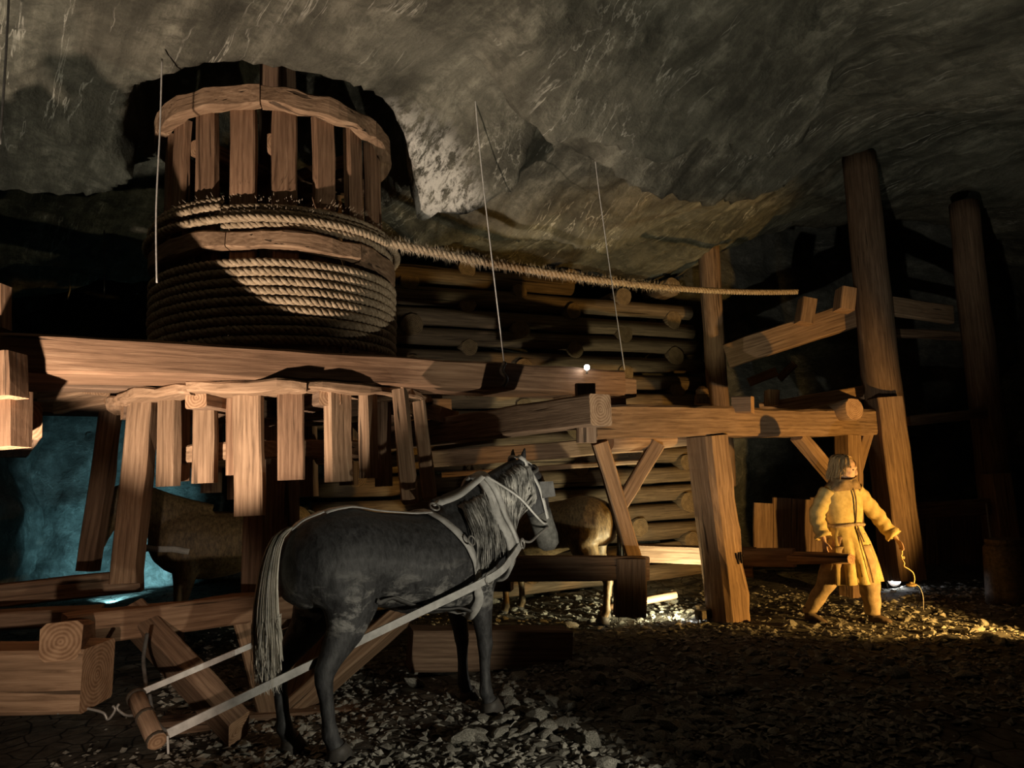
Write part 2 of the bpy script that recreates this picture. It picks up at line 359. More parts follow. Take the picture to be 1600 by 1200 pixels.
# ------------------------------------------------------------------ horse gin (everything that turns with the shaft)
gin = thing('horse_gin', 'huge wooden horse gin with slatted rope drum above long squared sweep beams', 'horse gin', (AX, AY, 0))
def arc(name, r0, r1, z0, z1, a0, a1, m, parent, n=10, rough=.006, seedv=0.0):
    """a curved felloe; local X runs along the chord so that the grain follows it"""
    am = (a0+a1)/2; c = Vector((math.cos(am), math.sin(am), 0))*((r0+r1)/2); rot = am+PI/2
    iv = Matrix.Rotation(-rot, 3, 'Z'); vs = []; fs = []; zc = (z0+z1)/2; ch = .015
    prof = [(r0+ch, z0), (r1-ch, z0), (r1, z0+ch), (r1, z1-ch), (r1-ch, z1), (r0+ch, z1), (r0, z1-ch), (r0, z0+ch)]
    for i in range(n+1):
        a = a0+(a1-a0)*i/n
        for (r, z) in prof:
            k = noise.noise((a*6+seedv*5, r*4, z*5+seedv))*rough*2
            p = Vector((math.cos(a)*(r+k), math.sin(a)*(r+k), z-zc+k)); vs.append(iv @ (p-c))
    for i in range(n):
        for j in range(8):
            q = (j+1) % 8; fs.append((i*8+j, i*8+q, (i+1)*8+q, (i+1)*8+j))
    fs.append(tuple(range(8))); fs.append(tuple(n*8+j for j in range(8)))
    me = mesh(vs, fs); fixn(me); me.materials.append(MATS[m]); me.materials.append(MATS['end_warm'])
    o = link(name, me, None, parent, (c.x, c.y, zc)); o.rotation_euler = (0, 0, rot); return o
A2 = Vector((AX, AY, 0))
def rad(a, r, z): return Vector((AX+r*math.cos(a), AY+r*math.sin(a), z))
log('shaft', (AX, AY, .05), (AX, AY, 6.0), .20, .19, 'wood_old', gin, sides=8)
NS = 18
for k in range(NS):                                                   # staves of the rope drum
    a = 2*PI*k/NS-1.9; wj = random.uniform(.185, .225); t = Vector((math.cos(a), math.sin(a), 0))
    beam('drum_stave', rad(a, .955, 2.72), rad(a+random.uniform(-.01, .01), .955, 4.86), .085, wj, 'wood_warm', gin, up=Vector((-t.y, t.x, 0)), rough=.009)
for k in range(6):
    for (z0, z1, r1, nm) in ((4.82, 5.0, 1.10, 'drum_hoop'), (3.585, 3.74, 1.11, 'drum_hoop'), (2.70, 2.82, 1.06, 'drum_hoop')):
        a0 = 2*PI*k/6-2.35+z0*.2; dz = random.uniform(-.008, .008)
        arc(nm, r1-.12, r1+random.uniform(-.012, .012), z0+dz, z1+dz, a0+.004, a0+2*PI/6-.004, 'wood_pole', gin, 12, .012, k+z0)
for k in range(4):                                                   # spokes holding the hoops to the shaft
    a = k*PI/4+.3
    for z in (4.62, 3.45): beam('drum_spoke', rad(a, .93, z-.02*k), rad(a+PI, .93, z-.02*k), .16, .14, 'wood_warm', gin)
# long sweep beam in front of the drum, its twin behind, and the two cross sweeps below
SD = Vector((.832, .555, 0)).normalized(); SN = Vector((-SD.y, SD.x, 0))
f0 = Vector((1.17, 7.51, 2.7))
c0 = f0 + SN*.27 + Vector((0, 0, -.125))
sb = beam('sweep_beam', c0-SD*6.35, c0, .54, .25, 'wood_warm', gin, rough=.012, ch=.02)
beam('sweep_beam', c0-SD*6.6+SN*2.5, c0-SD*.6+SN*2.5, .30, .25, 'wood_old', gin)
beam('sweep_end_block', c0-SD*.62+Vector((0, 0, -.26)), c0+SD*.10+Vector((0, 0, -.26)), .30, .26, 'wood_old', gin)
beam('sweep_tenon', c0+SD*.0+Vector((0, 0, .0)), c0+SD*.30+Vector((0, 0, -.02)), .22, .20, 'wood_old', gin)
for k in range(2): beam('light_stop_plank', c0-SD*6.1+SN*(.44+.31*k)+Vector((0, 0, -.08)), c0-SD*(3.9-.2*k)+SN*(.44+.31*k)+Vector((0, 0, -.08)), .29, .07, 'wood_old', gin)  # planks added to stop floodlight slipping under the sweep onto the lower rope
beam('cross_sweep', (-2.0, 8.6, 2.12), (.66, 5.55, 2.12), .24, .24, 'wood_old', gin)
beam('cross_sweep', (-4.3, 6.31, 2.12), (-3.12, 4.62, 2.12), .24, .24, 'wood_old', gin)
beam('hanging_post', at(914, 600, 5.72), at(916, 692, 5.72), .15, .10, 'wood_old', gin)
# left stub of the neighbouring sweep
beam('hanging_post', at(8, 553, 4.3), at(8, 622, 4.3), .17, .2, 'wood_warm', gin)
beam('hanging_post', at(9, 612, 4.45), at(8, 700, 4.45), .2, .22, 'wood_warm', gin)
beam('upper_stub', at(-6, 448, 4.7), at(-6, 516, 4.7), .14, .14, 'wood_warm', gin)
# wheel ring under the sweep beam
for k in range(10):
    a0 = 2*PI*k/10+.15
    arc('ring_felloe', 1.05+random.uniform(-.02, .02), 1.40+random.uniform(-.04, .04), 2.37, 2.445, a0+.006, a0+2*PI/10-.006, 'wood_pole', gin, 8, .02, k)
for (x0, y0, x1, y1, Y_) in ((86, 616, 160, 612, 6.3), (112, 640, 190, 622, 6.6), (640, 632, 705, 650, 7.2)):
    beam('ring_bracket', at(x0, y0, Y_), at(x1, y1, Y_-.2), .34, .13, 'wood_pole', gin, rough=.03)
for k in range(4):
    a = k*PI/4+.62; beam('ring_spoke', rad(a, 1.3, 2.35), rad(a+PI, 1.3, 2.35), .18, .16, 'wood_old', gin)
# lower cage of hanging staves
for (px, py, wpx, Y, m_) in ((262, 760, 36, 5.93, 'wood_pole'), (318, 755, 35, 5.80, 'wood_pole'), (388, 806, 44, 5.72, 'wood_pole'), (375, 742, 40, 5.86, 'wood_warm'), (455, 750, 40, 5.78, 'wood_warm'),
                     (528, 753, 42, 5.88, 'wood_pole'), (576, 747, 30, 6.05, 'wood_pole'), (285, 752, 22, 6.1, 'wood_warm'), (440, 781, 36, 7.6, 'wood_warm'), (483, 776, 26, 7.7, 'wood_warm'),
                     (600, 760, 26, 6.5, 'wood_old'), (372, 780, 30, 7.5, 'wood_warm'), (545, 758, 30, 7.6, 'wood_warm'), (330, 770, 28, 7.6, 'wood_old')):
    bt = at(px, py, Y); tp = Vector((bt.x, bt.y, 2.44)); wd = wpx*Y/FPX
    v = (bt-A2); v.z = 0; v.normalize(); rot = random.uniform(-.25, .25); v = Matrix.Rotation(rot, 3, 'Z') @ v
    beam('lower_stave', tp, bt, .10, wd, m_, gin, up=Vector((-v.y, v.x, 0)), rough=.008)
for k in range(6):
    a0 = 2*PI*k/6-.2; arc('lower_hoop', .84, .97, 1.88, 2.02, a0+.004, a0+2*PI/6-.004, 'wood_pole', gin, 8, .01, k+3)
beam('yoke_pole', at(625, 612, 5.9), at(641, 784, 5.62), .12, .12, 'wood_pole', gin, up=Vector((0, 1, 0)))
beam('yoke_pole', at(655, 630, 6.2), at(672, 778, 6.0), .11, .11, 'wood_pole', gin, up=Vector((0, 1, 0)))
# tall legs from the ring to the lower frame
beam('frame_leg', at(224, 612, 6.05), at(200, 912, 5.85), .20, .17, 'wood_pole', gin, up=Vector((0, 1, 0)), rough=.012)
beam('frame_leg', at(178, 620, 6.7), at(138, 892, 6.6), .16, .15, 'wood_old', gin, up=Vector((0, 1, 0)), rough=.012)
beam('frame_leg', at(402, 700, 6.3), at(396, 1000, 6.3), .18, .16, 'wood_old', gin, up=Vector((0, 1, 0)))
# lower frame
beam('lower_sweep', at(-160, 948, 5.5), at(222, 905, 6.0), .20, .17, 'wood_old', gin)
beam('lower_sweep', at(100, 985, 4.95), at(600, 925, 6.55), .20, .20, 'wood_warm', gin, rough=.014)
beam('lower_sweep', at(-60, 972, 5.15), at(160, 960, 5.5), .24, .12, 'wood_old', gin)
big = beam('swingle_beam', at(-260, 1058, 4.55), at(152, 1054, 4.55), .34, .355, 'wood_pole', gin, rough=.012, ch=.02)
beam('notched_tie', at(95, 1003, 4.36), at(150, 985, 6.1), .21, .21, 'wood_warm', gin, ch=.03)
beam('brace', at(208, 962, 5.35), at(372, 1142, 4.95), .15, .27, 'wood_old', gin, up=(SN*-1+Vector((.35, 0, .1))))
beam('brace', at(650, 940, 6.2), at(452, 1118, 5.75), .15, .25, 'wood_pole', gin, up=Vector((.5, -.5, .7)))
beam('brace', at(385, 960, 5.75), at(432, 1126, 5.6), .13, .2, 'wood_pole', gin, up=Vector((1, .2, 0)))
beam('brace', at(512, 950, 6.6), at(452, 1112, 5.85), .10, .16, 'wood_pole', gin, up=Vector((1, .2, 0)))
beam('base_sill', at(250, 1142, 5.4), at(560, 1120, 5.75), .2, .16, 'wood_old', gin)
beam('lower_sweep', at(700, 888, 7.0), at(1008, 886, 7.55), .2, .23, 'wood_old', gin)
beam('sweep_foot', at(983, 872, 7.45), at(984, 962, 7.45), .22, .30, 'wood_old', gin, up=Vector((1, 0, 0)))
beam('lower_sweep', at(520, 900, 7.6), at(800, 905, 7.3), .2, .2, 'wood_old', gin)
# iron strap dangling from the lower sweep, chain and swingletree
st = thing('swingletree', 'rounded wooden swingletree hooked by an iron chain to the squared beam', 'swingletree', at(236, 1118, 4.35))
def wt(name, pts, r, m_, par, sides=6): return tube(name, [Vector(p)-par.location for p in bez(pts, 6)], r, m_, par, sides)
p0, p1 = at(211, 1086, 4.5), at(246, 1160, 4.25)
log('bar', p0, p1, .048, .052, 'wood_old', st, 'end_warm', .004)
for (t, nm) in ((.02, 'ferrule'), (.45, 'ferrule'), (.93, 'ferrule')):
    q = p0.lerp(p1, t); q2 = p0.lerp(p1, t+.05); log(nm, q, q2, .056, .056, 'iron', st, 'iron', .001)
mid = p0.lerp(p1, .42)
wt('hook', [mid, at(200, 1118, 4.45), at(188, 1112, 4.46), at(183, 1106, 4.46), at(186, 1100, 4.46)], .008, 'iron_bright', st)
lk = [at(x, y, 4.47) for x, y in ((120, 1104), (150, 1110), (163, 1115), (168, 1124), (175, 1118), (180, 1108), (176, 1103))]
wt('chain_link', lk, .008, 'iron_bright', st)
wt('pin', [at(92, 1100, 4.4), at(91, 1116, 4.4)], .007, 'iron_bright', st)
wt('strap', [at(230, 990, 4.9), at(224, 1030, 4.8), at(228, 1070, 4.65), at(226, 1100, 4.5)], .013, 'leather_dark', st)
wt('strap', [at(234, 1085, 4.45), at(240, 1115, 4.4), at(252, 1136, 4.3), at(262, 1142, 4.28)], .010, 'leather_dark', st)
wt('tassel', [at(262, 1150, 4.25), at(263, 1178, 4.25)], .007, 'leather_grey', st)
# ------------------------------------------------------------------ rope
rope = thing('haulage_rope', 'thick twisted hemp rope wound on the drum and running off to the shaft', 'rope', (AX, AY, 2.7))
def strands(name, pts, R, pitch, par, sides=6, m_='rope_hemp', off=Vector()):
    pts = [Vector(p)-par.location for p in pts]; vs = []; fs = []
    n = len(pts); t = (pts[1]-pts[0]).normalized(); nrm = t.orthogonal().normalized(); fr = []; s = 0
    for i in range(n):
        t2 = (pts[min(i+1, n-1)]-pts[max(i-1, 0)]).normalized(); nrm = t.rotation_difference(t2) @ nrm
        nrm = (nrm-t2*nrm.dot(t2)).normalized(); t = t2
        if i: s += (pts[i]-pts[i-1]).length
        fr.append((nrm.copy(), t.cross(nrm), s))
    for k in range(3):
        q = []
        for i in range(n):
            a = 2*PI*(fr[i][2]/pitch+k/3); q.append(pts[i]+(fr[i][0]*math.cos(a)+fr[i][1]*math.sin(a))*R*.50)
        tube_data(q, R*.56, sides, vs, fs)
    return link(name, mesh(vs, fs, True), m_, par)
def coil(z0, turns, r, dz, a0=0, n=230, wob=.006):
    out = []; N = int(turns*n)
    for i in range(N+1):
        a = a0+2*PI*i/n; rr = r+wob*noise.noise((i*.03, z0, 1)); z = z0+dz*i/n+wob*noise.noise((i*.02, z0, 5)); out.append(rad(a, rr, z))
    return out
for k in range(9): strands('rope_turn', coil(2.775+k*.079, 1.0, 1.075+random.uniform(-.006, .01), .079, .4), .041, .16, rope, 5)
ta = -.28                                                            # where the rope leaves the drum
for k in range(3): strands('rope_turn', coil(3.785+k*.072+.01*(k == 1), 1.0, 1.06+.03*(k == 1)+random.uniform(-.005, .01), .072, ta-1.4), .037, .15, rope, 5)
strands('rope_turn', coil(3.80, .8, 1.135, .06, ta-3.6), .036, .15, rope, 5)
lv = rad(ta, 1.10, 3.86); en = at(1245, 456, 10.2)
line = []
for i in range(421):
    t = i/420; p = lv.lerp(en, t); p.z -= .30*4*t*(1-t)*.5; line.append(p)
strands('hauling_line', line, .040, .16, rope, 5)
vs = []; fs = []
for i in range(2600):                                                # frayed fibres on the first metres of line
    t = random.random()**1.3*.62; p = lv.lerp(en, t); p.z -= .30*4*t*(1-t)*.5; a = random.uniform(0, 2*PI)
    d = Vector((random.uniform(-.5, .5), math.cos(a), math.sin(a))).normalized(); q = p+d*.038; l = random.uniform(.02, .055)
    e = q+d*l+Vector((random.uniform(-.02, .02), 0, random.uniform(-.02, .02))); s_ = Vector((.0016, 0, .0016)); b0 = len(vs)
    vs += [q-s_-rope.location, q+s_-rope.location, e-rope.location]; fs.append((b0, b0+1, b0+2))
for i in range(1400):
    a = random.uniform(0, 2*PI); z = random.choice((3.83, 3.9, 4.0)); q = rad(a, 1.115, z+random.uniform(-.03, .03)); d = Vector((math.cos(a), math.sin(a), random.uniform(-.8, .8)))
    e = q+d*random.uniform(.015, .04); s_ = Vector((.0015, .0015, 0)); b0 = len(vs)
    vs += [q-s_-rope.location, q+s_-rope.location, e-rope.location]; fs.append((b0, b0+1, b0+2))
fz_ = link('frayed_fibres', mesh(vs, fs), 'rope_fibre', rope); fz_['kind'] = 'stuff'
# ------------------------------------------------------------------ timber frame on the right
fr = thing('timber_portal', 'heavy post and lintel timber portal standing before the log crib', 'timber frame', (2.22, 8.3, 0))
L0, L1 = Vector((.75, 7.35, 2.17)), Vector((4.78, 9.83, 2.17))
beam('lintel', L0, L1, .30, .33, 'wood_pole', fr, rough=.018, ch=.03)
ld = (L1-L0).normalized()
def onl(x): t = (x-L0.x)/(L1.x-L0.x); return L0.lerp(L1, t)
a_ = onl(2.14)
pst = beam('post', (2.24, 8.28, -.05), (a_.x, a_.y, 2.02), .36, .38, 'wood_pole', fr, rough=.022, ch=.05, up=Vector((ld.y, -ld.x, 0)))
p2 = onl(4.30); beam('post', (4.15, p2.y+.02, -.05), (p2.x, p2.y, 2.02), .26, .27, 'wood_pole', fr, rough=.018, ch=.04, up=Vector((ld.y, -ld.x, 0)))
beam('brace', onl(3.45)+Vector((0, -.02, -.14)), Vector((4.18, p2.y-.02, 1.33)), .16, .16, 'wood_pole', fr)
beam('brace', onl(4.62)+Vector((0, -.02, -.12)), Vector((4.22, p2.y-.02, 1.3)), .15, .16, 'wood_pole', fr)
beam('brace', at(936, 690, 7.62), at(990, 868, 7.95), .16, .17, 'wood_pole', fr, up=Vector((0, -1, 0)))
beam('brace', at(1028, 692, 8.0), at(970, 790, 8.05), .15, .16, 'wood_pole', fr, up=Vector((0, -1, 0)))
log('corbel', at(950, 690, 7.75), at(1080, 684, 8.35), .10, .08, 'wood_pole', fr, 'end_warm')
bl = beam('timber_block', at(1146, 633, 8.35), at(1176, 632, 8.25), .2, .19, 'wood_old'); tag(bl, 'small squared timber offcut resting on the lintel above the thick post', 'timber block')
lg = log('round_log', at(1272, 650, 9.75), at(1336, 638, 9.05), .135, .14, 'wood_pole', None, 'end_warm', .016); tag(lg, 'short round log laid across the lintel end above the figure', 'log')
ra = thing('guide_rail', 'weathered plank and pole rail passing behind the thick post', 'rail', at(1100, 868, 8.7))
beam('plank', at(996, 864, 9.2), at(1182, 870, 8.62), .10, .21, 'wood_old', ra)
beam('plank', at(1165, 870, 8.66), at(1242, 872, 8.3), .10, .20, 'wood_pole', ra)
log('pole', at(1236, 872, 8.32), at(1330, 875, 7.62), .065, .055, 'wood_pole', ra, 'end_warm', .014)
beam('bracket', at(1158, 893, 8.6), at(1176, 893, 8.55), .1, .12, 'wood_pole', ra)
# builder's numerals cut into the lit face of the thick post
for k, ((xa, ya), (xb, yb)) in enumerate((((.80, -.03), (.68, -.055)), ((.80, -.08), (.68, -.055)), ((.80, -.105), (.68, -.105)), ((.77, -.13), (.75, -.135)))):
    d_ = Vector((xb-xa, yb-ya, 0)); q_ = Vector((-d_.y, d_.x, 0)).normalized()*.006; A_ = Vector((xa, ya, .183)); B_ = A_+d_
    vs = [A_-q_, A_+q_, B_+q_, B_-q_]; vs += [v+Vector((0, 0, .014)) for v in vs]
    me = mesh(vs, [(0, 1, 2, 3), (7, 6, 5, 4), (0, 4, 5, 1), (1, 5, 6, 2), (2, 6, 7, 3), (3, 7, 4, 0)]); fixn(me); link('cut_mark', me, 'ink', pst)
# ------------------------------------------------------------------ log crib wall
lw = thing('log_crib', 'tall crib of stacked round logs with cross log ends', 'log crib', (.2, 10.4, 0))
W0, W1 = Vector((-2.4, 9.25, 0)), Vector((3.0, 11.75, 0)); wd_ = (W1-W0).normalized(); wn = Vector((wd_.y, -wd_.x, 0))
LEN = (W1-W0).length; sp = .285
for k in range(16):
    z = .2+sp*k; top = 4.92-.06*k*0
    r = random.uniform(.120, .135)
    b0 = W0+wd_*random.uniform(-.2, .1); b1 = W1+wd_*random.uniform(-.1, .1)
    if z > 4.4: b1 = W0+wd_*LEN*.62
    log('log', b0+Vector((0, 0, z)), b1+Vector((0, 0, z+random.uniform(-.02, .02))), r, r*.94, 'wood_log', lw)
cols = [at(x, 500, Y) for x, Y in ((548, 9.45), (637, 9.75), (726, 10.1), (808, 10.4), (892, 10.72), (972, 11.1), (1048, 11.5))]
for ci, c in enumerate(cols):
    t = (Vector((c.x, c.y, 0))-W0).dot(wd_); base = W0+wd_*t
    for k in range(0, 16):
        if (k+ci) % 2 and ci not in (1, 2): pass
        z = .2+sp*(k+.5)
        if k % 2 == (ci % 2): continue
        q = base+Vector((0, 0, z+random.uniform(-.03, .03)))
        r = random.uniform(.115, .15)
        log('log', q-wn*.5, q+wn*random.uniform(.10, .20), r, r*random.uniform(.92, 1.05), 'wood_log', lw, 'end_log', .016)
tb = beam('tie_beam', at(660, 718, 8.9), at(1000, 694, 9.3), .2, .2, 'wood_old'); tag(tb, 'pale horizontal tie beam along the log crib behind the horses', 'beam')
tb = beam('tie_beam', at(690, 742, 9.1), at(1000, 722, 9.4), .16, .06, 'wood_pole'); tag(tb, 'thin pale plank fixed under the tie beam along the log crib', 'plank')
# ------------------------------------------------------------------ dark headframe at the back right
hf = thing('shaft_headframe', 'tall timber headframe of posts and rails at the rope end', 'headframe', (5.0, 10.0, 0))
log('post', at(1132, 760, 11.2), at(1103, 338, 11.2), .17, .165, 'wood_old', hf)
log('post', at(1408, 905, 9.95), at(1342, 244, 9.95), .26, .22, 'wood_old', hf)
beam('post_casing', at(1420, 905, 9.72), at(1382, 622, 9.72), .30, .34, 'wood_old', hf, up=Vector((1, 0, 0)))
log('post', at(1570, 880, 10.7), at(1504, 318, 10.7), .24, .20, 'wood_old', hf)
beam('post_casing', at(1572, 850, 10.4), at(1556, 740, 10.4), .26, .28, 'wood_pole', hf, up=Vector((1, 0, 0)))
beam('rail', at(1135, 556, 10.9), at(1350, 487, 10.2), .16, .36, 'wood_pole', hf)
beam('rail', at(1188, 640, 10.6), at(1370, 612, 10.0), .16, .20, 'wood_pole', hf)
beam('bracket', at(1256, 506, 10.3), at(1262, 468, 10.3), .2, .24, 'wood_pole', hf, up=Vector((0, 1, 0)))
beam('bracket', at(1318, 486, 10.0), at(1322, 452, 10.0), .2, .26, 'wood_pole', hf, up=Vector((0, 1, 0)))
beam('bracket', at(1206, 634, 10.3), at(1206, 610, 10.3), .16, .2, 'wood_pole', hf, up=Vector((0, 1, 0)))
beam('rail', at(1390, 478, 10.0), at(1484, 492, 10.6), .12, .26, 'wood_pole', hf)
beam('rail', at(1396, 660, 10.1), at(1545, 644, 10.6), .14, .14, 'wood_old', hf)
beam('rail', at(1410, 800, 10.2), at(1565, 790, 10.5), .14, .22, 'wood_old', hf)
beam('rail', at(1396, 520, 10.6), at(1520, 526, 11), .12, .12, 'wood_old', hf)
beam('rail', at(1330, 662, 10.3), at(1365, 660, 10.2), .10, .10, 'wood_pole', hf)
beam('slanting_board', at(1170, 598, 11.2), at(1214, 580, 11.0), .06, .14, 'wood_pole', hf, up=Vector((0, -.3, 1)))
beam('slanting_board', at(1218, 592, 11.2), at(1242, 568, 11.0), .06, .12, 'wood_old', hf)
dr = thing('plank_hatch', 'low door of upright planks between the headframe posts', 'door', at(1490, 878, 10.9))
for k in range(6):
    x = 1436+k*20; beam('plank', at(x, 882, 10.9), at(x-1, 794, 10.9), .04, .18, 'wood_old', dr, up=Vector((1, 0, 0)))
wt('cable', [at(1541, 786, 10.3), at(1546, 830, 10.3), at(1552, 872, 10.3)], .012, 'wire', dr)
pn = thing('plank_partition', 'low brown partition of wide boards behind the timber frame', 'partition', at(1230, 870, 10.6))
for k, (x, t_) in enumerate(((1192, 786), (1222, 778), (1252, 780), (1280, 778))):
    beam('board', at(x, 880, 10.6), at(x, t_, 10.6), .04, .27, 'wood_old', pn, up=Vector((1, 0, 0)))
# ------------------------------------------------------------------ animals
def loft(bm, rings, n=16):
    """rings: (centre, u, v) closed skin with end caps"""
    prev = None; first = None
    for (c, u, v) in rings:
        c, u, v = Vector(c), Vector(u), Vector(v)
        r = [bm.verts.new(c+u*math.cos(2*PI*j/n)+v*math.sin(2*PI*j/n)) for j in range(n)]
        if prev:
            for j in range(n): bm.faces.new((prev[j], prev[(j+1) % n], r[(j+1) % n], r[j]))
        else: first = r
        prev = r
    bm.faces.new(first[::-1]); bm.faces.new(prev)
def limb(bm, pts, n=12, lat=Vector((0, 1, 0))):
    """pts: (centre, r_lateral, r_inplane) along a bent limb"""
    cs = [Vector(p[0]) for p in pts]; rings = []
    for i, p in enumerate(pts):
        t = (cs[min(i+1, len(cs)-1)]-cs[max(i-1, 0)]).normalized(); u = (lat-t*lat.dot(t)).normalized(); v = t.cross(u)
        rings.append((cs[i], u*p[1], v*p[2]))
    loft(bm, rings, n)
def ball(bm, c, r, sub=2):
    M_ = Matrix.Translation(Vector(c)) @ Matrix.Diagonal((*Vector(r), 1))
    bmesh.ops.create_icosphere(bm, subdivisions=sub, radius=1, matrix=M_)
def remesh(bm, vox, it, fac=.5):
    bmesh.ops.recalc_face_normals(bm, faces=bm.faces)
    me = bpy.data.meshes.new('tmp'); bm.to_mesh(me); bm.free(); o = bpy.data.objects.new('tmp', me); COL.objects.link(o)
    r = o.modifiers.new('r', 'REMESH'); r.mode = 'VOXEL'; r.voxel_size = vox; r.use_smooth_shade = True
    s = o.modifiers.new('s', 'SMOOTH'); s.factor = fac; s.iterations = it
    dg = bpy.context.evaluated_depsgraph_get(); out = bpy.data.meshes.new_from_object(o.evaluated_get(dg))
    bpy.data.objects.remove(o); out.materials.clear()
    for p in out.polygons: p.use_smooth = True
    return out
def horse_body():
    bm = bmesh.new(); Y = Vector((0, 1, 0))
    tr = [(-.90, 1.14, .05, .07), (-.86, 1.13, .17, .19), (-.76, 1.15, .265, .275), (-.62, 1.175, .315, .305), (-.45, 1.18, .33, .315), (-.22, 1.13, .325, .315), (.03, 1.075, .345, .345), (.26, 1.07, .335, .365), (.45, 1.105, .295, .385), (.60, 1.13, .27, .36), (.74, 1.14, .235, .29), (.84, 1.15, .17, .2), (.89, 1.15, .07, .09)]
    loft(bm, [((x, 0, z), (0, ry, 0), (0, 0, rz)) for x, z, ry, rz in tr], 20)
    limb(bm, [((.42, 0, 1.20), .20, .36), ((.62, 0, 1.32), .17, .30), ((.80, 0, 1.44), .135, .245), ((.96, 0, 1.555), .11, .20), ((1.07, 0, 1.635), .095, .165), ((1.15, 0, 1.68), .085, .12)], 16)
    limb(bm, [((1.06, 0, 1.70), .06, .07), ((1.12, 0, 1.665), .10, .125), ((1.19, 0, 1.58), .112, .155), ((1.245, 0, 1.47), .10, .135), ((1.295, 0, 1.34), .078, .10), ((1.335, 0, 1.23), .068, .08), ((1.36, 0, 1.155), .068, .075), ((1.37, 0, 1.12), .045, .045)], 14)
    for s in (-1, 1):
        # ears
        limb(bm, [((1.085, s*.055, 1.74), .035, .03), ((1.085, s*.065, 1.80), .036, .026), ((1.10, s*.07, 1.855), .020, .016), ((1.105, s*.072, 1.885), .007, .006)], 8)
        ball(bm, (1.24, s*.085, 1.55), (.035, .025, .03)); ball(bm, (1.365, s*.045, 1.165), (.025, .022, .028)); ball(bm, (1.16, s*.075, 1.54), (.10, .045, .11))
        # fore leg
        y = s*.165; f = .05 if s > 0 else 0.0
        limb(bm, [((.56, s*.15, 1.12), .12, .17), ((.535, s*.175, .98), .115, .15), ((.52+f*.3, y, .84), .092, .115), ((.535+f*.5, y, .66), .070, .080), ((.55+f*.7, y, .52), .056, .060), ((.555+f*.8, y, .465), .057, .062), ((.55+f*.9, y, .40), .046, .047), ((.545+f, y, .29), .037, .041), ((.545+f, y, .19), .041, .047), ((.545+f, y, .145), .050, .056), ((.565+f, y, .095), .042, .046), ((.58+f, y, .07), .055, .06), ((.59+f, y, .035), .064, .072), ((.60+f, y, .0), .072, .085)], 12)
        # hind leg: stifle forward, hock back, upright cannon
        y = s*.18; f = -.10 if s > 0 else .03
        limb(bm, [((-.56, s*.15, 1.12), .15, .26), ((-.54, s*.185, .98), .145, .235), ((-.52+f*.3, y, .86), .115, .185), ((-.58+f*.6, y, .72), .085, .125), ((-.67+f*.8, y, .60), .062, .085), ((-.725+f, y, .52), .056, .072), ((-.73+f, y, .46), .050, .060), ((-.715+f, y, .36), .042, .047), ((-.70+f, y, .22), .041, .045), ((-.695+f, y, .155), .052, .058), ((-.67+f, y, .10), .044, .048), ((-.655+f, y, .07), .058, .062), ((-.645+f, y, .035), .066, .074), ((-.635+f, y, 0), .074, .086)], 12)
    return remesh(bm, .016, 7)
BODY = horse_body()
BVH = BVHTree.FromPolygons([v.co.copy() for v in BODY.vertices], [tuple(p.vertices) for p in BODY.polygons])
def hair(name, roots, m_, parent, wid=.012, seg=7):
    """flat tapering locks; roots: list of point lists"""
    vs = []; fs = []
    for pts in roots:
        P = bez(pts, max(2, seg//max(1, len(pts)-1))); n = len(P); b0 = len(vs); w0 = wid*random.uniform(.6, 1.4); sd = Vector((random.uniform(-1, 1), random.uniform(-1, 1), random.uniform(-.2, .2))).normalized()
        for i, p in enumerate(P):
            t = i/(n-1); w_ = w0*(1-.85*t**2)*(.6+.4*min(1, t*6)); d = (P[min(i+1, n-1)]-P[max(i-1, 0)]).normalized(); u = sd.cross(d)
            u = u.normalized() if u.length > 1e-5 else Vector((1, 0, 0)); v = d.cross(u)
            vs += [p-u*w_*.5, p+v*w_*.22, p+u*w_*.5]
        for i in range(n-1):
            a = b0+i*3; fs += [(a, a+1, a+4, a+3), (a+1, a+2, a+5, a+4)]
    return link(name, mesh(vs, fs, True), m_, parent)
def mane_roots(n, rs, side=-1):
    out = []; crest = bez([(.42, 0, 1.49), (.58, 0, 1.56), (.74, 0, 1.65), (.90, 0, 1.73), (1.02, 0, 1.79), (1.10, 0, 1.79)], 12)
    for i in range(n):
        c = crest[rs.randrange(len(crest))]+Vector((rs.uniform(-.02, .02), rs.uniform(-.02, .02), -.035)); L = rs.uniform(.24, .50); j = rs.uniform(-.07, .05)
        pts = [c]
        for k in range(1, 5):
            t = k/4; g = Vector((c.x+j*t-.03*t, side*(.03+.22*min(1, t*1.3)), c.z+.03*(1-t)-L*t)); h, nn, _, _ = BVH.find_nearest(g)
            if (g-h).dot(nn) < .02: g = h+nn*rs.uniform(.018, .05)
            elif (g-h).length > .05: g = h+nn*rs.uniform(.02, .055)
            pts.append(g)
        out.append(pts)
    return out
def tail_roots(n, rs, r0=0.0, r1=1.0):
    out = []
    for i in range(n):
        a = rs.uniform(0, 2*PI); q = rs.uniform(r0, r1)**.5; dx, dy = math.cos(a)*q, math.sin(a)*q; L = rs.uniform(.62, 1.0)
        zb = 1.32-.90*L
        out.append([(-.82+.02*dx, .028*dy, 1.385), (-.905+.03*dx, .04*dy, 1.33), (-.955+.045*dx, .06*dy, 1.2), (-.98+.06*dx, .078*dy, 1.02), (-.985+.075*dx, .09*dy, .84), (-.98+.08*dx+rs.uniform(-.015, .015), .095*dy, max(zb+.12, .55)-.0), (-.97+.06*dx+rs.uniform(-.03, .03), .08*dy+rs.uniform(-.02, .02), min(zb, .6))])
    return out
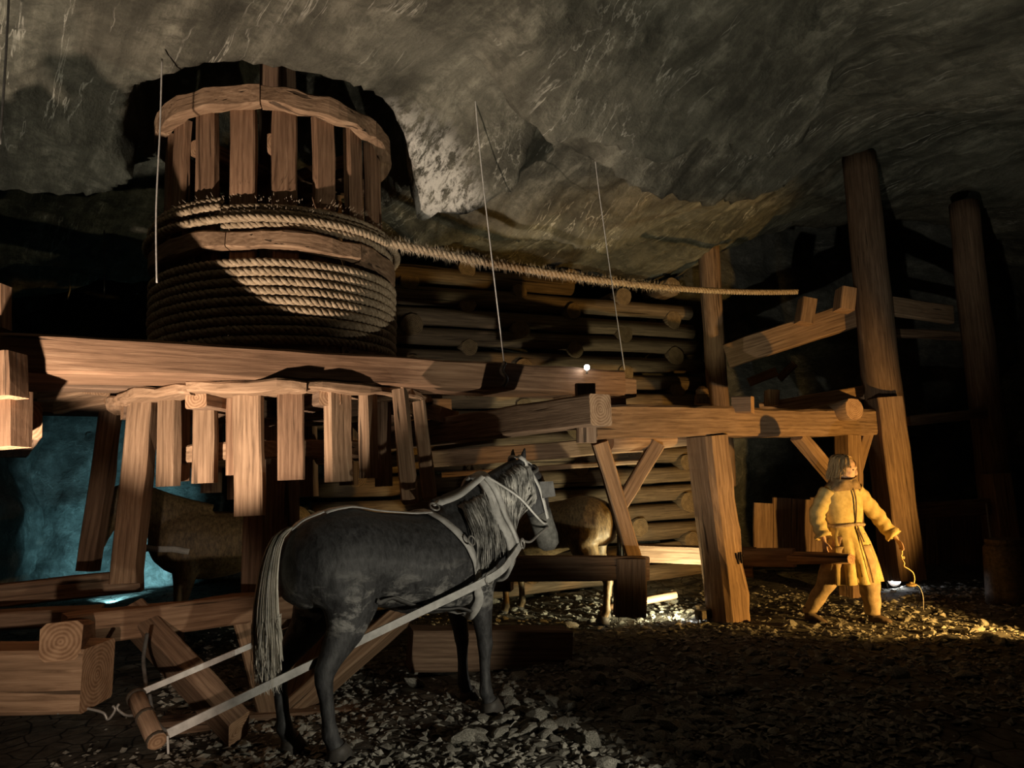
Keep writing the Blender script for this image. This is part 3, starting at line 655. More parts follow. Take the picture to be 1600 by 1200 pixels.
def make_horse(label, loc, rz, coat_, mane_, tail_, n=1.0, tail2=None, sc_=1.0):
    h = thing('horse', label, 'horse', loc, rz); h.scale = (sc_,)*3; rs = random.Random(int(loc[0]*100)); me = BODY.copy(); me.materials.append(MATS[coat_]); link('body', me, None, h)
    hair('mane', mane_roots(int(1000*n), rs), mane_, h, .012)
    hair('tail', tail_roots(int(520*n), rs, 0, .8 if tail2 else 1), mane_ if tail2 else tail_, h, .013, 15)
    if tail2: hair('tail_outer_hair', tail_roots(int(420*n), rs, .45, 1), tail_, h, .012, 15)
    hair('forelock', [[(1.10, rs.uniform(-.03, .03), 1.80), (1.19, rs.uniform(-.05, .05), 1.74), (1.27, rs.uniform(-.06, .06), 1.60), (1.30, rs.uniform(-.06, .06), 1.50)] for k in range(40)], mane_, h, .01)
    for s in (-1, 1):
        bm = bmesh.new(); ball(bm, (1.252, s*.098, 1.552), (.016, .012, .016)); e = bpy.data.meshes.new('e'); bm.to_mesh(e); bm.free(); link('eye', e, 'eye_dark', h)
    for nm, x, y in (('fore', .60, -.165), ('fore', .65, .165), ('hind', -.605, -.18), ('hind', -.735, .18)):
        bm = bmesh.new(); limb(bm, [((x-.02, y, .085), .056, .060), ((x-.012, y, .06), .062, .068), ((x, y, .002), .078, .092)], 14); bmesh.ops.recalc_face_normals(bm, faces=bm.faces)
        e = bpy.data.meshes.new('hoof'); bm.to_mesh(e); bm.free()
        for p in e.polygons: p.use_smooth = len(p.vertices) == 4
        link('hoof', e, 'horn', h)
    return h
H1 = (-.80, 5.22, 0); A1 = math.radians(41)
h1 = make_horse('black horse with pale tail and grey leather harness hitched to the swingletree', H1, A1, 'coat_black', 'hair_mixed', 'tail_pale', 1.0, True)
h2 = make_horse('brown horse standing by the log crib seen from behind', (.38, 9.05, 0), math.radians(150), 'coat_bay', 'hair_black', 'hair_black', .5, None, .95)
h3 = make_horse('dark horse with a white breast strap standing beyond the gin', (-3.15, 8.35, 0), math.radians(215), 'coat_bay', 'hair_black', 'hair_black', .5)
# harness, fitted to the body surface
def strap_mesh(guess, wid, off=.012, thick=.008, n=8, snap=True):
    P = bez(guess, n); Q = []
    for p in P:
        h, nn, _, d = BVH.find_nearest(p)
        if snap: Q.append((h+nn*off, nn))
        else:
            Q.append(((h+nn*off) if (p-h).dot(nn) < off else p, nn))
    for _ in range(2): Q = [Q[0]]+[((Q[i-1][0]+Q[i][0]*2+Q[i+1][0])/4, Q[i][1]) for i in range(1, len(Q)-1)]+[Q[-1]]
    vs = []; fs = []; N = len(Q)
    for i, (p, nn) in enumerate(Q):
        t = (Q[min(i+1, N-1)][0]-Q[max(i-1, 0)][0]).normalized(); u = t.cross(nn).normalized(); nn = u.cross(t)
        vs += [p-u*wid/2, p+u*wid/2, p+u*wid/2+nn*thick, p-u*wid/2+nn*thick]
    for i in range(N-1):
        for j in range(4): q = (j+1) % 4; fs.append((i*4+j, i*4+q, (i+1)*4+q, (i+1)*4+j))
    fs += [(0, 1, 2, 3), tuple((N-1)*4+j for j in (3, 2, 1, 0))]
    me = mesh(vs, fs, True); fixn(me); return me
hn = thing('horse_harness', 'grey leather collar, straps and long traces worn by the black horse', 'harness', H1, A1)
def strap(name, guess, wid, m_='leather_grey', par=None, **k): return link(name, strap_mesh(guess, wid, **k), m_, par or hn)
ringc = lambda x0, x1, zc: [(x0+(x1-x0)*(1-math.cos(a))/2, .5*math.sin(a), zc+.6*math.cos(a)) for a in (0, .5, 1, 1.5, 2, 2.5, PI, -2.5, -2, -1.5, -1, -.5, 0)]
cl = [(.62+.27*(1-math.cos(a))/2, .42*math.sin(a), 1.34-.05*(1-math.cos(a))/2+.42*math.cos(a)) for a in [2*PI*k/16 for k in range(17)]]
collar = strap('collar', cl, .11, off=.022, thick=.03)
strap('hame', [(.66, -.10, 1.66), (.74, -.30, 1.45), (.82, -.33, 1.25), (.88, -.25, 1.12)], .05, off=.055, thick=.02)
strap('back_strap', [(-.66, -.12, 1.52), (-.45, -.10, 1.55), (-.2, -.06, 1.5), (.05, -.10, 1.48), (.16, -.13, 1.46)], .05)
strap('back_strap', [(.16, -.13, 1.47), (.36, -.15, 1.52), (.52, -.13, 1.60), (.64, -.10, 1.66)], .05, off=.02, snap=False)
strap('crupper', [(-.66, -.10, 1.52), (-.8, -.05, 1.44), (-.86, -.02, 1.40)], .03)
g = strap('girth_strap', [(.14, .2, 1.46), (.14, 0, 1.5), (.15, -.16, 1.46), (.24, -.33, 1.33), (.33, -.40, 1.2), (.40, -.42, 1.06), (.43, -.38, .94)], .06)
strap('girth_strap', [(.43, -.38, .97), (.42, -.3, .78), (.40, -.12, .66), (.40, .12, .66), (.42, .35, .85)], .06)
strap('belly_strap', [(.38, -.2, .7), (.1, -.24, .72), (-.2, -.28, .82), (-.36, -.33, .9)], .028, 'leather_dark')
def lcl(p): return Matrix.Rotation(-A1, 3, 'Z') @ (Vector(p)-Vector(H1))
tr_end = lcl(at(262, 1146, 4.27)); tr_far = lcl(at(214, 1084, 4.5))
def trace(name, pts, wid, th, m_):
    P = bez(pts, 14); vs = []; fs = []
    for i, p in enumerate(P):
        t = (P[min(i+1, len(P)-1)]-P[max(i-1, 0)]).normalized(); out = Vector((0, -1, 0)); u = t.cross(out).normalized()
        vs += [p-u*wid/2, p+u*wid/2, p+u*wid/2+out*th, p-u*wid/2+out*th]
    for i in range(len(P)-1):
        for j in range(4): q = (j+1) % 4; fs.append((i*4+j, i*4+q, (i+1)*4+q, (i+1)*4+j))
    fs += [(0, 1, 2, 3), tuple((len(P)-1)*4+j for j in (3, 2, 1, 0))]
    me = mesh(vs, fs, False); fixn(me); return link(name, me, m_, hn)
trace('trace', [(.87, -.24, 1.15), (.66, -.355, 1.06), (.42, -.41, .96), Vector((.42, -.41, .96)).lerp(tr_end, .33), Vector((.42, -.41, .96)).lerp(tr_end, .66), tr_end], .05, .012, 'leather_grey')
trace('trace', [(.87, .24, 1.15), (.42, .40, .95), Vector((.42, .40, .95)).lerp(tr_far, .5), tr_far], .035, .012, 'leather_grey')
def ringt(name, c, r, rt, nrm, m_='iron_bright', par=None):
    c = Vector(c); nrm = Vector(nrm).normalized(); u = nrm.orthogonal().normalized(); v = nrm.cross(u)
    return tube(name, [c+u*r*math.cos(2*PI*k/16)+v*r*math.sin(2*PI*k/16) for k in range(17)], rt, m_, par or hn)
ringt('buckle', (.42, -.41, .955), .04, .008, (.2, -1, .1)); ringt('buckle', (.15, -.17, 1.46), .035, .007, (0, -1, 1)); ringt('buckle', (.31, -.37, 1.22), .032, .006, (.2, -1, .2)); ringt('buckle', (.87, -.26, 1.15), .035, .008, (.6, -1, .1))
tube('rein', bez([(.66, -.12, 1.66), (.84, -.26, 1.5), (1.0, -.26, 1.36), (1.18, -.16, 1.28), (1.29, -.085, 1.27)], 8), .009, 'leather_grey', hn)
tube('bit_chain', bez([(.88, -.24, 1.17), (1.0, -.2, 1.15), (1.14, -.14, 1.19), (1.30, -.085, 1.24)], 8), .010, 'iron_bright', hn)
br = thing('bridle', 'dark leather bridle with square blinkers and canvas nosebag on the black horse', 'bridle', H1, A1)
strap('cheek_strap', [(1.08, -.1, 1.74), (1.17, -.16, 1.6), (1.24, -.16, 1.45), (1.30, -.12, 1.30)], .028, 'leather_grey', br)
strap('cheek_strap', [(1.08, .1, 1.74), (1.17, .16, 1.6), (1.24, .16, 1.45), (1.30, .12, 1.30)], .028, 'leather_grey', br)
strap('browband', [(1.14, -.15, 1.68), (1.21, -.1, 1.70), (1.23, 0, 1.71), (1.21, .1, 1.70), (1.14, .15, 1.68)], .028, 'leather_dark', br)
strap('crownpiece', [(1.10, -.14, 1.70), (1.07, -.06, 1.8), (1.07, .06, 1.8), (1.10, .14, 1.70)], .03, 'leather_grey', br)
for s in (-1, 1):
    bp = [Vector((1.19, s*.125, 1.60)), Vector((1.30, s*.165, 1.60)), Vector((1.32, s*.165, 1.48)), Vector((1.22, s*.125, 1.47))]
    me = mesh(bp+[p+Vector((0, s*.008, 0)) for p in bp], [(0, 1, 2, 3), (7, 6, 5, 4), (0, 4, 5, 1), (1, 5, 6, 2), (2, 6, 7, 3), (3, 7, 4, 0)]); fixn(me); link('blinker', me, 'leather_dark', br)
bm = bmesh.new(); limb(bm, [((1.285, 0, 1.36), .088, .11), ((1.325, 0, 1.26), .085, .10), ((1.36, 0, 1.16), .09, .10), ((1.375, 0, 1.09), .085, .09), ((1.38, 0, 1.05), .05, .05)], 16)
bmesh.ops.recalc_face_normals(bm, faces=bm.faces); e = bpy.data.meshes.new('nosebag'); bm.to_mesh(e); bm.free()
for p in e.polygons: p.use_smooth = True
link('nosebag', e, 'canvas', br)
# breast strap of the horse beyond the gin and collar of the brown horse
L3, R3 = h3.location.copy(), h3.rotation_euler.z
hn3 = thing('breast_strap', 'white breast strap across the chest of the dark horse', 'strap', L3, R3)
strap('band', [(.55, -.40, 1.05), (.75, -.3, 1.07), (.95, -.12, 1.08), (.98, 0, 1.08), (.95, .12, 1.08), (.75, .3, 1.07), (.55, .40, 1.05)], .06, 'leather_grey', hn3)
hn2 = thing('horse_collar', 'worn leather collar around the neck of the brown horse', 'collar', h2.location.copy(), h2.rotation_euler.z)
hn2.scale = (.95,)*3
strap('pad', cl, .10, 'leather_dark', hn2, off=.02, thick=.03)
# ------------------------------------------------------------------ miner figure (local: faces -Y, his left hand is +X)
PL = Vector((3.50, 8.02, 0)); PL.z = floor_z(PL.x, PL.y)+.01
pe = thing('person', 'person in belted yellow tunic and hood striding past the frame, holding a lamp hook', 'person', PL, math.radians(14))
X = Vector((1, 0, 0))
def fingers(bm, wrist, d, palm_n, side, curl):
    """palm, four unequal bent fingers and a thumb leaving the side of the palm; d = hand direction, side = thumb side"""
    wrist, d, palm_n, side = Vector(wrist), Vector(d).normalized(), Vector(palm_n).normalized(), Vector(side).normalized()
    loft(bm, [(wrist-d*.03, side*.026, palm_n*.021), (wrist+d*.015, side*.034, palm_n*.018), (wrist+d*.06, side*.042, palm_n*.016), (wrist+d*.088, side*.041, palm_n*.013)], 10)
    for k, L in enumerate((.072, .080, .074, .058)):
        b0 = wrist+d*.082+side*(.030-.0205*k); p = [b0]; a = 0
        for j, f in enumerate((.42, .33, .25)):
            a += curl*(.8+.1*k); p.append(p[-1]+(d*math.cos(a)+palm_n*math.sin(a))*L*f)
        limb(bm, [(p[0]-d*.015, .0088, .009), (p[0], .009, .009), (p[1], .0086, .0088), (p[2], .008, .008), (p[3], .0064, .0064)], 8, side)
    t0 = wrist+d*.025+side*.026; t1 = t0+(d*.5+side*.75+palm_n*.35)*.035; t2 = t1+(d*.85+side*.2+palm_n*.45)*.032; t3 = t2+(d*.8-side*.15+palm_n*.55)*.026
    limb(bm, [(t0, .013, .013), (t1, .0115, .0115), (t2, .010, .010), (t3, .0075, .0075)], 8, palm_n)
LW, RW = Vector((.50, -.14, .84)), Vector((-.30, -.02, .86))          # wrists
LE, RE = Vector((.38, -.02, 1.10)), Vector((-.31, .04, 1.13))
bm = bmesh.new()
limb(bm, [((0, 0, .86), .16, .12), ((0, .01, 1.0), .15, .11), ((0, .01, 1.2), .17, .115), ((0, .015, 1.36), .165, .10), ((0, .01, 1.44), .09, .07), ((0, 0, 1.50), .055, .06), ((.005, -.01, 1.56), .052, .058)], 16, X)
HC = Vector((.03, -.03, 1.605)); hd = Vector((.62, -.78, 0)).normalized(); hs_ = Vector((hd.y*-1, hd.x, 0))   # head turned to his left
HS = 1.16
def hp(f, s, z): return HC+(hd*(f*.975+z*.22)+hs_*s+Vector((0, 0, z*.975-f*.22)))*HS
limb(bm, [(hp(-.01, 0, -.115), .052, .064), (hp(.02, 0, -.085), .067, .087), (hp(.01, 0, -.04), .081, .107), (hp(-.005, 0, .01), .087, .116), (hp(-.012, 0, .06), .081, .108), (hp(-.015, 0, .10), .052, .07), (hp(-.015, 0, .113), .015, .02)], 16, hs_)
limb(bm, [(hp(.085, 0, .025), .010, .012), (hp(.105, 0, -.01), .014, .016), (hp(.110, 0, -.03), .018, .014), (hp(.09, 0, -.04), .014, .012)], 8, hs_)
ball(bm, hp(.085, 0, .03), (.03, .03, .012)); ball(bm, hp(.082, 0, -.068), (.02, .02, .008)); ball(bm, hp(.08, 0, -.085), (.02, .02, .009)); ball(bm, hp(.07, 0, -.105), (.024, .024, .018))
for s in (-1, 1):
    ball(bm, hp(-.012, s*.076, -.005), (.016, .012, .03)); ball(bm, hp(.062, s*.042, -.03), (.022, .022, .02))
limb(bm, [((.17, .01, 1.38), .06, .06), ((.24, .01, 1.32), .055, .055), (LE, .042, .042), (LE.lerp(LW, .5), .036, .036), (LW, .027, .024)], 10, Vector((0, 1, 0)))
limb(bm, [((-.17, .01, 1.38), .06, .06), ((-.23, .02, 1.32), .055, .055), (RE, .042, .042), (RE.lerp(RW, .5), .036, .036), (RW, .027, .024)], 10, Vector((0, 1, 0)))
fingers(bm, LW, (.35, -.25, -.9), (-.75, -.45, -.2), (-.2, -.95, .15), .75)
fingers(bm, RW, (.03, -.06, -1), (.95, .1, 0), (0, -1, .05), .35)
limb(bm, [((.10, 0, .90), .10, .12), ((.13, -.04, .62), .075, .085), ((.15, -.08, .47), .058, .062), ((.17, -.06, .28), .05, .058), ((.18, -.05, .10), .036, .04), ((.18, -.05, .03), .04, .05)], 12, X)
limb(bm, [((-.10, 0, .90), .10, .12), ((-.17, .03, .62), .075, .085), ((-.23, .05, .47), .058, .062), ((-.32, .14, .28), .05, .058), ((-.40, .20, .12), .036, .04), ((-.41, .20, .05), .04, .05)], 12, X)
bme = remesh(bm, .0085, 3, .45); link('body', bme, 'skin', pe)
for s in (-1, 1):
    bm = bmesh.new(); ball(bm, hp(.083, s*.031, .006), (.011, .011, .008)); e = bpy.data.meshes.new('eye'); bm.to_mesh(e); bm.free(); link('eye', e, 'eye_dark', pe)
def skin_mesh(rings, n, fold=None):
    vs = []; fs = []
    for i, (c, u, v) in enumerate(rings):
        c, u, v = Vector(c), Vector(u), Vector(v)
        for j in range(n):
            a = 2*PI*j/n; k = fold(i, a) if fold else 1; vs.append(c+(u*math.cos(a)+v*math.sin(a))*k)
    for i in range(len(rings)-1):
        for j in range(n): q = (j+1) % n; fs.append((i*n+j, i*n+q, (i+1)*n+q, (i+1)*n+j))
    return vs, fs
def cloth(name, parts, m_, par, th=.008):
    vs = []; fs = []
    for (v, f) in parts:
        b0 = len(vs); vs += v; fs += [tuple(i+b0 for i in q) for q in f]
    me = mesh(vs, fs, True); fixn(me); o = link(name, me, m_, par); md = o.modifiers.new('th', 'SOLIDIFY'); md.thickness = th; md.offset = 0; return o
tz = [1.47, 1.45, 1.42, 1.37, 1.30, 1.22, 1.14, 1.07, 1.03, 1.0, .96, .90, .82, .74, .66, .58, .49, .41]
tw = [.07, .12, .175, .215, .222, .215, .208, .20, .185, .178, .19, .21, .225, .237, .248, .258, .268, .275]
td = [.07, .085, .105, .128, .142, .142, .138, .132, .12, .116, .125, .14, .152, .162, .172, .18, .186, .19]
def tf(i, a):
    z = tz[i]; lo = max(0, (1.0-z)/.5); up = max(0, (z-1.04)/.3)
    return 1+min(1, lo)*.15*math.sin(a*11+1.5*noise.noise((math.cos(a)*2, math.sin(a)*2, z*2)))+min(1, lo*1.5)*.05*math.sin(a*19+2)+min(1, up)*.03*math.sin(a*7+z*9)+.02*noise.noise((math.cos(a)*3, math.sin(a)*3, z*7))
tor = skin_mesh([((.012*(1-z)*2+.01*(z < .9), .012-.02*(1.2-z), z), (tw[i], 0, 0), (0, td[i], 0)) for i, z in enumerate(tz)], 64, tf)
def sleeve(sh, el, wr, r):
    P = bez([sh, (Vector(sh)+Vector(el))/2+Vector((0, .01, .01)), el, (Vector(el)+Vector(wr))/2+Vector((0, .01, -.01)), wr], 6); rings = []
    for i, p in enumerate(P):
        t = (P[min(i+1, len(P)-1)]-P[max(i-1, 0)]).normalized(); u = (Vector((0, 1, 0))-t*t.y).normalized(); v = t.cross(u); k = i/(len(P)-1); rr = r*(1-.30*k)+(.018 if k > .88 else 0); rings.append((p, u*rr, v*rr))
    return skin_mesh(rings, 20, lambda i, a: 1+.07*math.sin(i*1.5+2*math.sin(a))+.05*noise.noise((i*.6, math.cos(a)*2, math.sin(a)*2)))
sl = sleeve((.155, .012, 1.375), LE, LW+Vector((-.015, .01, .03)), .092); sr = sleeve((-.155, .012, 1.375), RE, RW+Vector((0, 0, .035)), .092)
tun = cloth('tunic', [tor, sl, sr], 'cloth_tunic', pe)
# front placket and skirt slit welts
for (nm, pts) in (('placket', [(.03, -.115, 1.45), (.035, -.155, 1.3), (.03, -.148, 1.16), (.028, -.125, 1.03)]), ('skirt_slit', [(.035, -.135, .98), (.045, -.175, .8), (.07, -.21, .60), (.085, -.225, .43)])):
    tube(nm, bez(pts, 6), .009, 'cloth_hood', tun)
bz = [(.196*math.cos(a)+.005, .136*math.sin(a)+.008, 1.015+.006*math.sin(3*a)) for a in [2*PI*k/40 for k in range(41)]]
tube('belt', bz, .018, 'rope_hemp', pe, 8)
tube('belt_end', bez([(.04, -.13, 1.01), (.05, -.155, .93), (.06, -.185, .84)], 5), .009, 'rope_hemp', pe)
# cowl lying round the neck
cz = [(1.38, .215, .145), (1.43, .19, .14), (1.475, .15, .125), (1.505, .12, .115), (1.525, .125, .118)]
cloth('cowl', [skin_mesh([((.01, .012-.01*i, z), (a_*1.0, 0, .012), (0, b_, .03 if i > 2 else .0)) for i, (z, a_, b_) in enumerate(cz)], 40, lambda i, a: 1+.06*math.sin(a*5+i)+.03*math.sin(a*11))], 'cloth_hood', pe)
def hose(pts, rr): return skin_mesh([(p, (r, 0, 0), (0, r*1.08, 0)) for p, r in zip(bez(pts, 5), rr)], 22, lambda i, a: 1+.06*math.sin(i*1.4+3*math.sin(a))+.04*noise.noise((i*.7, math.cos(a)*2, math.sin(a)*2)))
n_ = 16
cloth('hose', [hose([(.11, -.02, .80), (.145, -.07, .47), (.17, -.06, .26), (.18, -.05, .08)], [.125-.058*k/15 for k in range(n_)]), hose([(-.12, .02, .80), (-.23, .05, .47), (-.32, .14, .27), (-.40, .20, .11)], [.125-.055*k/15 for k in range(n_)])], 'cloth_hose', pe)
def boot(heel, d, lift):
    bm = bmesh.new(); d = Vector((d[0], d[1], 0)).normalized(); s = Vector((-d.y, d.x, 0)); h = Vector(heel)
    up = Vector((0, 0, 1))
    for (rs_) in ([(h+up*.14, s*.05, d*.055), (h+up*.09, s*.047, d*.055), (h+up*.045+d*.01, s*.046, d*.06), (h+up*.012+d*.01, s*.047, d*.062), (h+up*.0+d*.01, s*.04, d*.05)],
                  [(h-d*.04+up*.035, s*.035, up*.03), (h+d*.04+up*.045, s*.044, up*.042), (h+d*.11+up*.035-up*lift, s*.048, up*.032), (h+d*.165+up*.025-up*lift*1.6, s*.04, up*.022), (h+d*.19+up*.02-up*lift*1.9, s*.018, up*.012)]): loft(bm, rs_, 14)
    return remesh(bm, .012, 3)
link('boot', boot((.18, -.05, .0), (.45, -.9), 0), 'boot', pe); link('boot', boot((-.41, .20, .03), (.55, -.85), .02), 'boot', pe)
# hair to the jaw, fringe, and a short beard
rs = random.Random(5); roots = []
for k in range(620):
    a = rs.uniform(-2.35, 2.35); f = -math.cos(a)*.112; s = .094*math.sin(a); q = rs.uniform(.75, 1.1)
    L = rs.uniform(-.13, -.06) if abs(a) < 1.75 else (rs.uniform(-.07, -.01) if abs(a) < 2.05 else rs.uniform(.015, .05))
    roots.append([hp(-.015+rs.uniform(-.035, .035), rs.uniform(-.035, .035), .118+rs.uniform(0, .012)), hp(-.015+f*.72*q, s*.75*q, .105+rs.uniform(-.012, .006)), hp(-.015+f*1.02*q, s*1.02*q, .05+rs.uniform(-.02, .02)),
                  hp(-.015+f*1.10, s*1.12+rs.uniform(-.01, .01), (L+.04)/2), hp(-.015+f*1.12+rs.uniform(-.015, .015), s*1.16+rs.uniform(-.015, .015), L)])
hair('hair', roots, 'hair_fair', pe, .016, 12)
roots = []
for k in range(220):
    s = rs.uniform(-.06, .06); z0 = -.07-.3*abs(s)*rs.random(); f0_ = .102-8*s*s
    roots.append([hp(f0_-.012, s, z0), hp(f0_+.010, s, z0-.025), hp(f0_+.010, s*.8, z0-.06-rs.uniform(0, .035))])
hair('beard', roots, 'hair_fair', pe, .012, 5)
# lamp hook held in the hand
wm = Matrix.Translation(PL) @ Matrix.Rotation(math.radians(14), 4, 'Z')
hp_ = wm @ (LW+Vector((.35, -.25, -.9)).normalized()*.10+Vector((-.02, -.012, 0)))
lp = thing('hand_lamp', 'curly iron hook with a small brass oil lamp hanging from the figure\'s hand', 'lamp', hp_)
cxs = [(0, 0, .01), (0, 0, -.05), (-.012, 0, -.085), (.012, 0, -.11), (.014, 0, -.09), (-.01, .004, -.095), (0, 0, -.13), (.012, 0, -.16), (.006, 0, -.19), (.05, 0, -.22), (.09, 0, -.26), (.10, 0, -.32), (.085, 0, -.37)]
tube('hook', bez(cxs, 6), .007, 'lamp_brass', lp)
bm = bmesh.new(); loft(bm, [((.06, 0, -.40), (.012, 0, 0), (0, .012, 0)), ((.06, 0, -.395), (.045, 0, 0), (0, .035, 0)), ((.06, 0, -.375), (.055, 0, 0), (0, .042, 0)), ((.06, 0, -.365), (.02, 0, 0), (0, .016, 0)), ((.06, 0, -.352), (.012, 0, 0), (0, .012, 0))], 14)
bmesh.ops.recalc_face_normals(bm, faces=bm.faces); e = bpy.data.meshes.new('oil_pan'); bm.to_mesh(e); bm.free(); link('oil_pan', e, 'lamp_brass', lp)
tube('cord', bez([(.10, 0, -.375), (.17, .05, -.42), (.22, .1, -.52), (.22, .12, -.66)], 6), .004, 'wire', lp)
# ------------------------------------------------------------------ floor lamps that can be seen
fl_ = thing('floor_spotlight', 'small dazzling white spotlight lying on the floor behind the figure', 'spotlight', at(1395, 905, 9.9))
bm = bmesh.new(); ball(bm, (0, -.085, .02), (.075, .045, .075)); e = bpy.data.meshes.new('lens'); bm.to_mesh(e); bm.free(); link('lens', e, 'led', fl_)
bm = bmesh.new(); limb(bm, [((0, -.04, 0), .09, .09), ((0, .06, 0), .09, .09), ((0, .14, 0), .04, .04)], 14, X); bmesh.ops.recalc_face_normals(bm, faces=bm.faces); e = bpy.data.meshes.new('housing'); bm.to_mesh(e); bm.free(); link('housing', e, 'iron', fl_)
tube('bracket', [(-.08, 0, -.10), (-.08, .02, 0), (-.08, .02, .02)], .01, 'iron', fl_)
point('led_glow', at(1395, 905, 9.9)+Vector((.0, -.12, .02)), 9, (.8, .9, 1), .05)
FP = Vector((1.94, 8.22, floor_z(1.94, 8.22))); FR = math.radians(217)
ff = thing('floor_floodlight', 'small dark floodlight on the rubble at the foot of the thick post', 'floodlight', FP, FR)
me = beam_mesh(.16, .10, .10, .0005, .01); fixn(me); link('housing', me, 'iron', ff, (-.08, .02, .09))
me = mesh([(-.06, -.034, .06), (.06, -.034, .06), (.06, -.034, .125), (-.06, -.034, .125), (-.06, -.028, .06), (.06, -.028, .06), (.06, -.028, .125), (-.06, -.028, .125)], [(0, 1, 2, 3), (7, 6, 5, 4), (0, 4, 5, 1), (1, 5, 6, 2), (2, 6, 7, 3), (3, 7, 4, 0)]); fixn(me); link('lens', me, 'led', ff)
tube('stand', [(-.09, .02, .0), (-.09, .02, .09)], .008, 'iron', ff); tube('stand', [(.09, .02, .0), (.09, .02, .09)], .008, 'iron', ff)
fd = Matrix.Rotation(FR, 3, 'Z') @ Vector((0, -1, 0)); fq = FP+fd*.06+Vector((0, 0, .095))
spot('floor_floodlight_beam', fq, fq+fd+Vector((0, 0, .75)), 260, YEL, 130, .6)
al = thing('timber_stub', 'small domed timber stub standing behind the lintel', 'timber stub', at(1097, 612, 10.9))
bm = bmesh.new(); loft(bm, [((0, 0, -.05), (.10, 0, 0), (0, .10, 0)), ((0, 0, .03), (.09, 0, 0), (0, .09, 0)), ((0, 0, .08), (.04, 0, 0), (0, .04, 0))], 12); bmesh.ops.recalc_face_normals(bm, faces=bm.faces); e = bpy.data.meshes.new('cap'); bm.to_mesh(e); bm.free(); link('cap', e, 'wood_pole', al)
log('base', at(1097, 632, 10.9), at(1097, 618, 10.9), .12, .11, 'wood_old', al, 'end_warm', .001)
wl_ = thing('beam_lamp', 'tiny white lamp on top of the sweep beam end', 'lamp', at(917, 574, 7.15))
bm = bmesh.new(); ball(bm, (0, 0, 0), (.028, .028, .028)); e = bpy.data.meshes.new('bulb'); bm.to_mesh(e); bm.free(); link('bulb', e, 'led', wl_)
tube('stem', [(0, .03, -.06), (0, .02, 0)], .012, 'iron', wl_)
# ------------------------------------------------------------------ wires hanging from the roof
for lab, pts, r, m_ in (
    ('pale cord hanging down in front of the drum\'s shaded edge', [at(253, 92, 5.25), at(250, 200, 5.3), at(244, 330, 5.3), at(245, 442, 5.3)], .0065, 'wire'),
    ('pale wire running from the roof to the cracked middle of the sweep beam', [at(742, 150, 6.1), at(752, 260, 6.3), at(768, 400, 6.45), at(788, 570, 6.62)], .006, 'wire'),
    ('thin dark wire hanging from the roof to the sweep beam end', [at(920, 118, 6.6), at(930, 250, 6.9), at(950, 400, 7.1), at(976, 578, 7.4)], .005, 'wire'),
    ('dark wire descending the roof at the chamber edge', [at(15, -30, 4.25), at(9, 90, 4.25), at(0, 225, 4.25)], .007, 'wire_dark'),
    ('dark wire hanging before the blue lit gallery', [at(163, 360, 7.5), at(163, 470, 7.5)], .007, 'wire_dark'),
    ('short pale wire dangling from the blue lit rock lip', [at(108, 436, 10.6), at(109, 452, 10.6), at(105, 468, 10.6)], .012, 'wire')):
    o = tube('hanging_wire', bez(pts, 8), r, m_); tag(o, lab, 'wire', 'wires hanging from the mine roof')
# iron clasp where the wire meets the beam
cs = [f0+SD*((-0.55+1.17-1.17)*0)]
cp = tube('iron_clasp', bez([at(789, 566, 6.60), at(784, 580, 6.58), at(791, 592, 6.56), at(786, 604, 6.56)], 5), .022, 'iron', gin)
cp.location = -gin.location
# ------------------------------------------------------------------ low sill, sticks, bollard
sl_ = beam('ground_sill', at(640, 1012, 6.6), at(885, 1012, 7.0), .32, .34, 'wood_old'); tag(sl_, 'dusty low timber sill lying on the ground behind the black horse', 'sill')
sk = log('fallen_pole', at(938, 952, 8.6), at(1056, 930, 8.9), .035, .045, 'wood_pole', None, 'end_warm', .01); tag(sk, 'pale fallen pole lying on the rubble near the thick post', 'pole')
bo = thing('bollard', 'squat dark stone bollard at the foot of the outer headframe post', 'bollard', at(1582, 938, 8.7))
bm = bmesh.new(); limb(bm, [((0, 0, -.05), .27, .27), ((0, 0, .1), .26, .26), ((0, 0, .45), .24, .24), ((0, 0, .60), .23, .23), ((0, 0, .64), .19, .19)], 18, X); bmesh.ops.recalc_face_normals(bm, faces=bm.faces); e = bpy.data.meshes.new('b'); bm.to_mesh(e); bm.free()
for p in e.polygons: p.use_smooth = len(p.vertices) == 4
link('block', e, 'iron', bo)
bm = bmesh.new(); limb(bm, [((0, 0, .63), .20, .20), ((0, 0, .66), .21, .21), ((0, 0, .69), .20, .20)], 18, X); bmesh.ops.recalc_face_normals(bm, faces=bm.faces); e = bpy.data.meshes.new('b'); bm.to_mesh(e); bm.free(); link('cap', e, 'iron', bo)
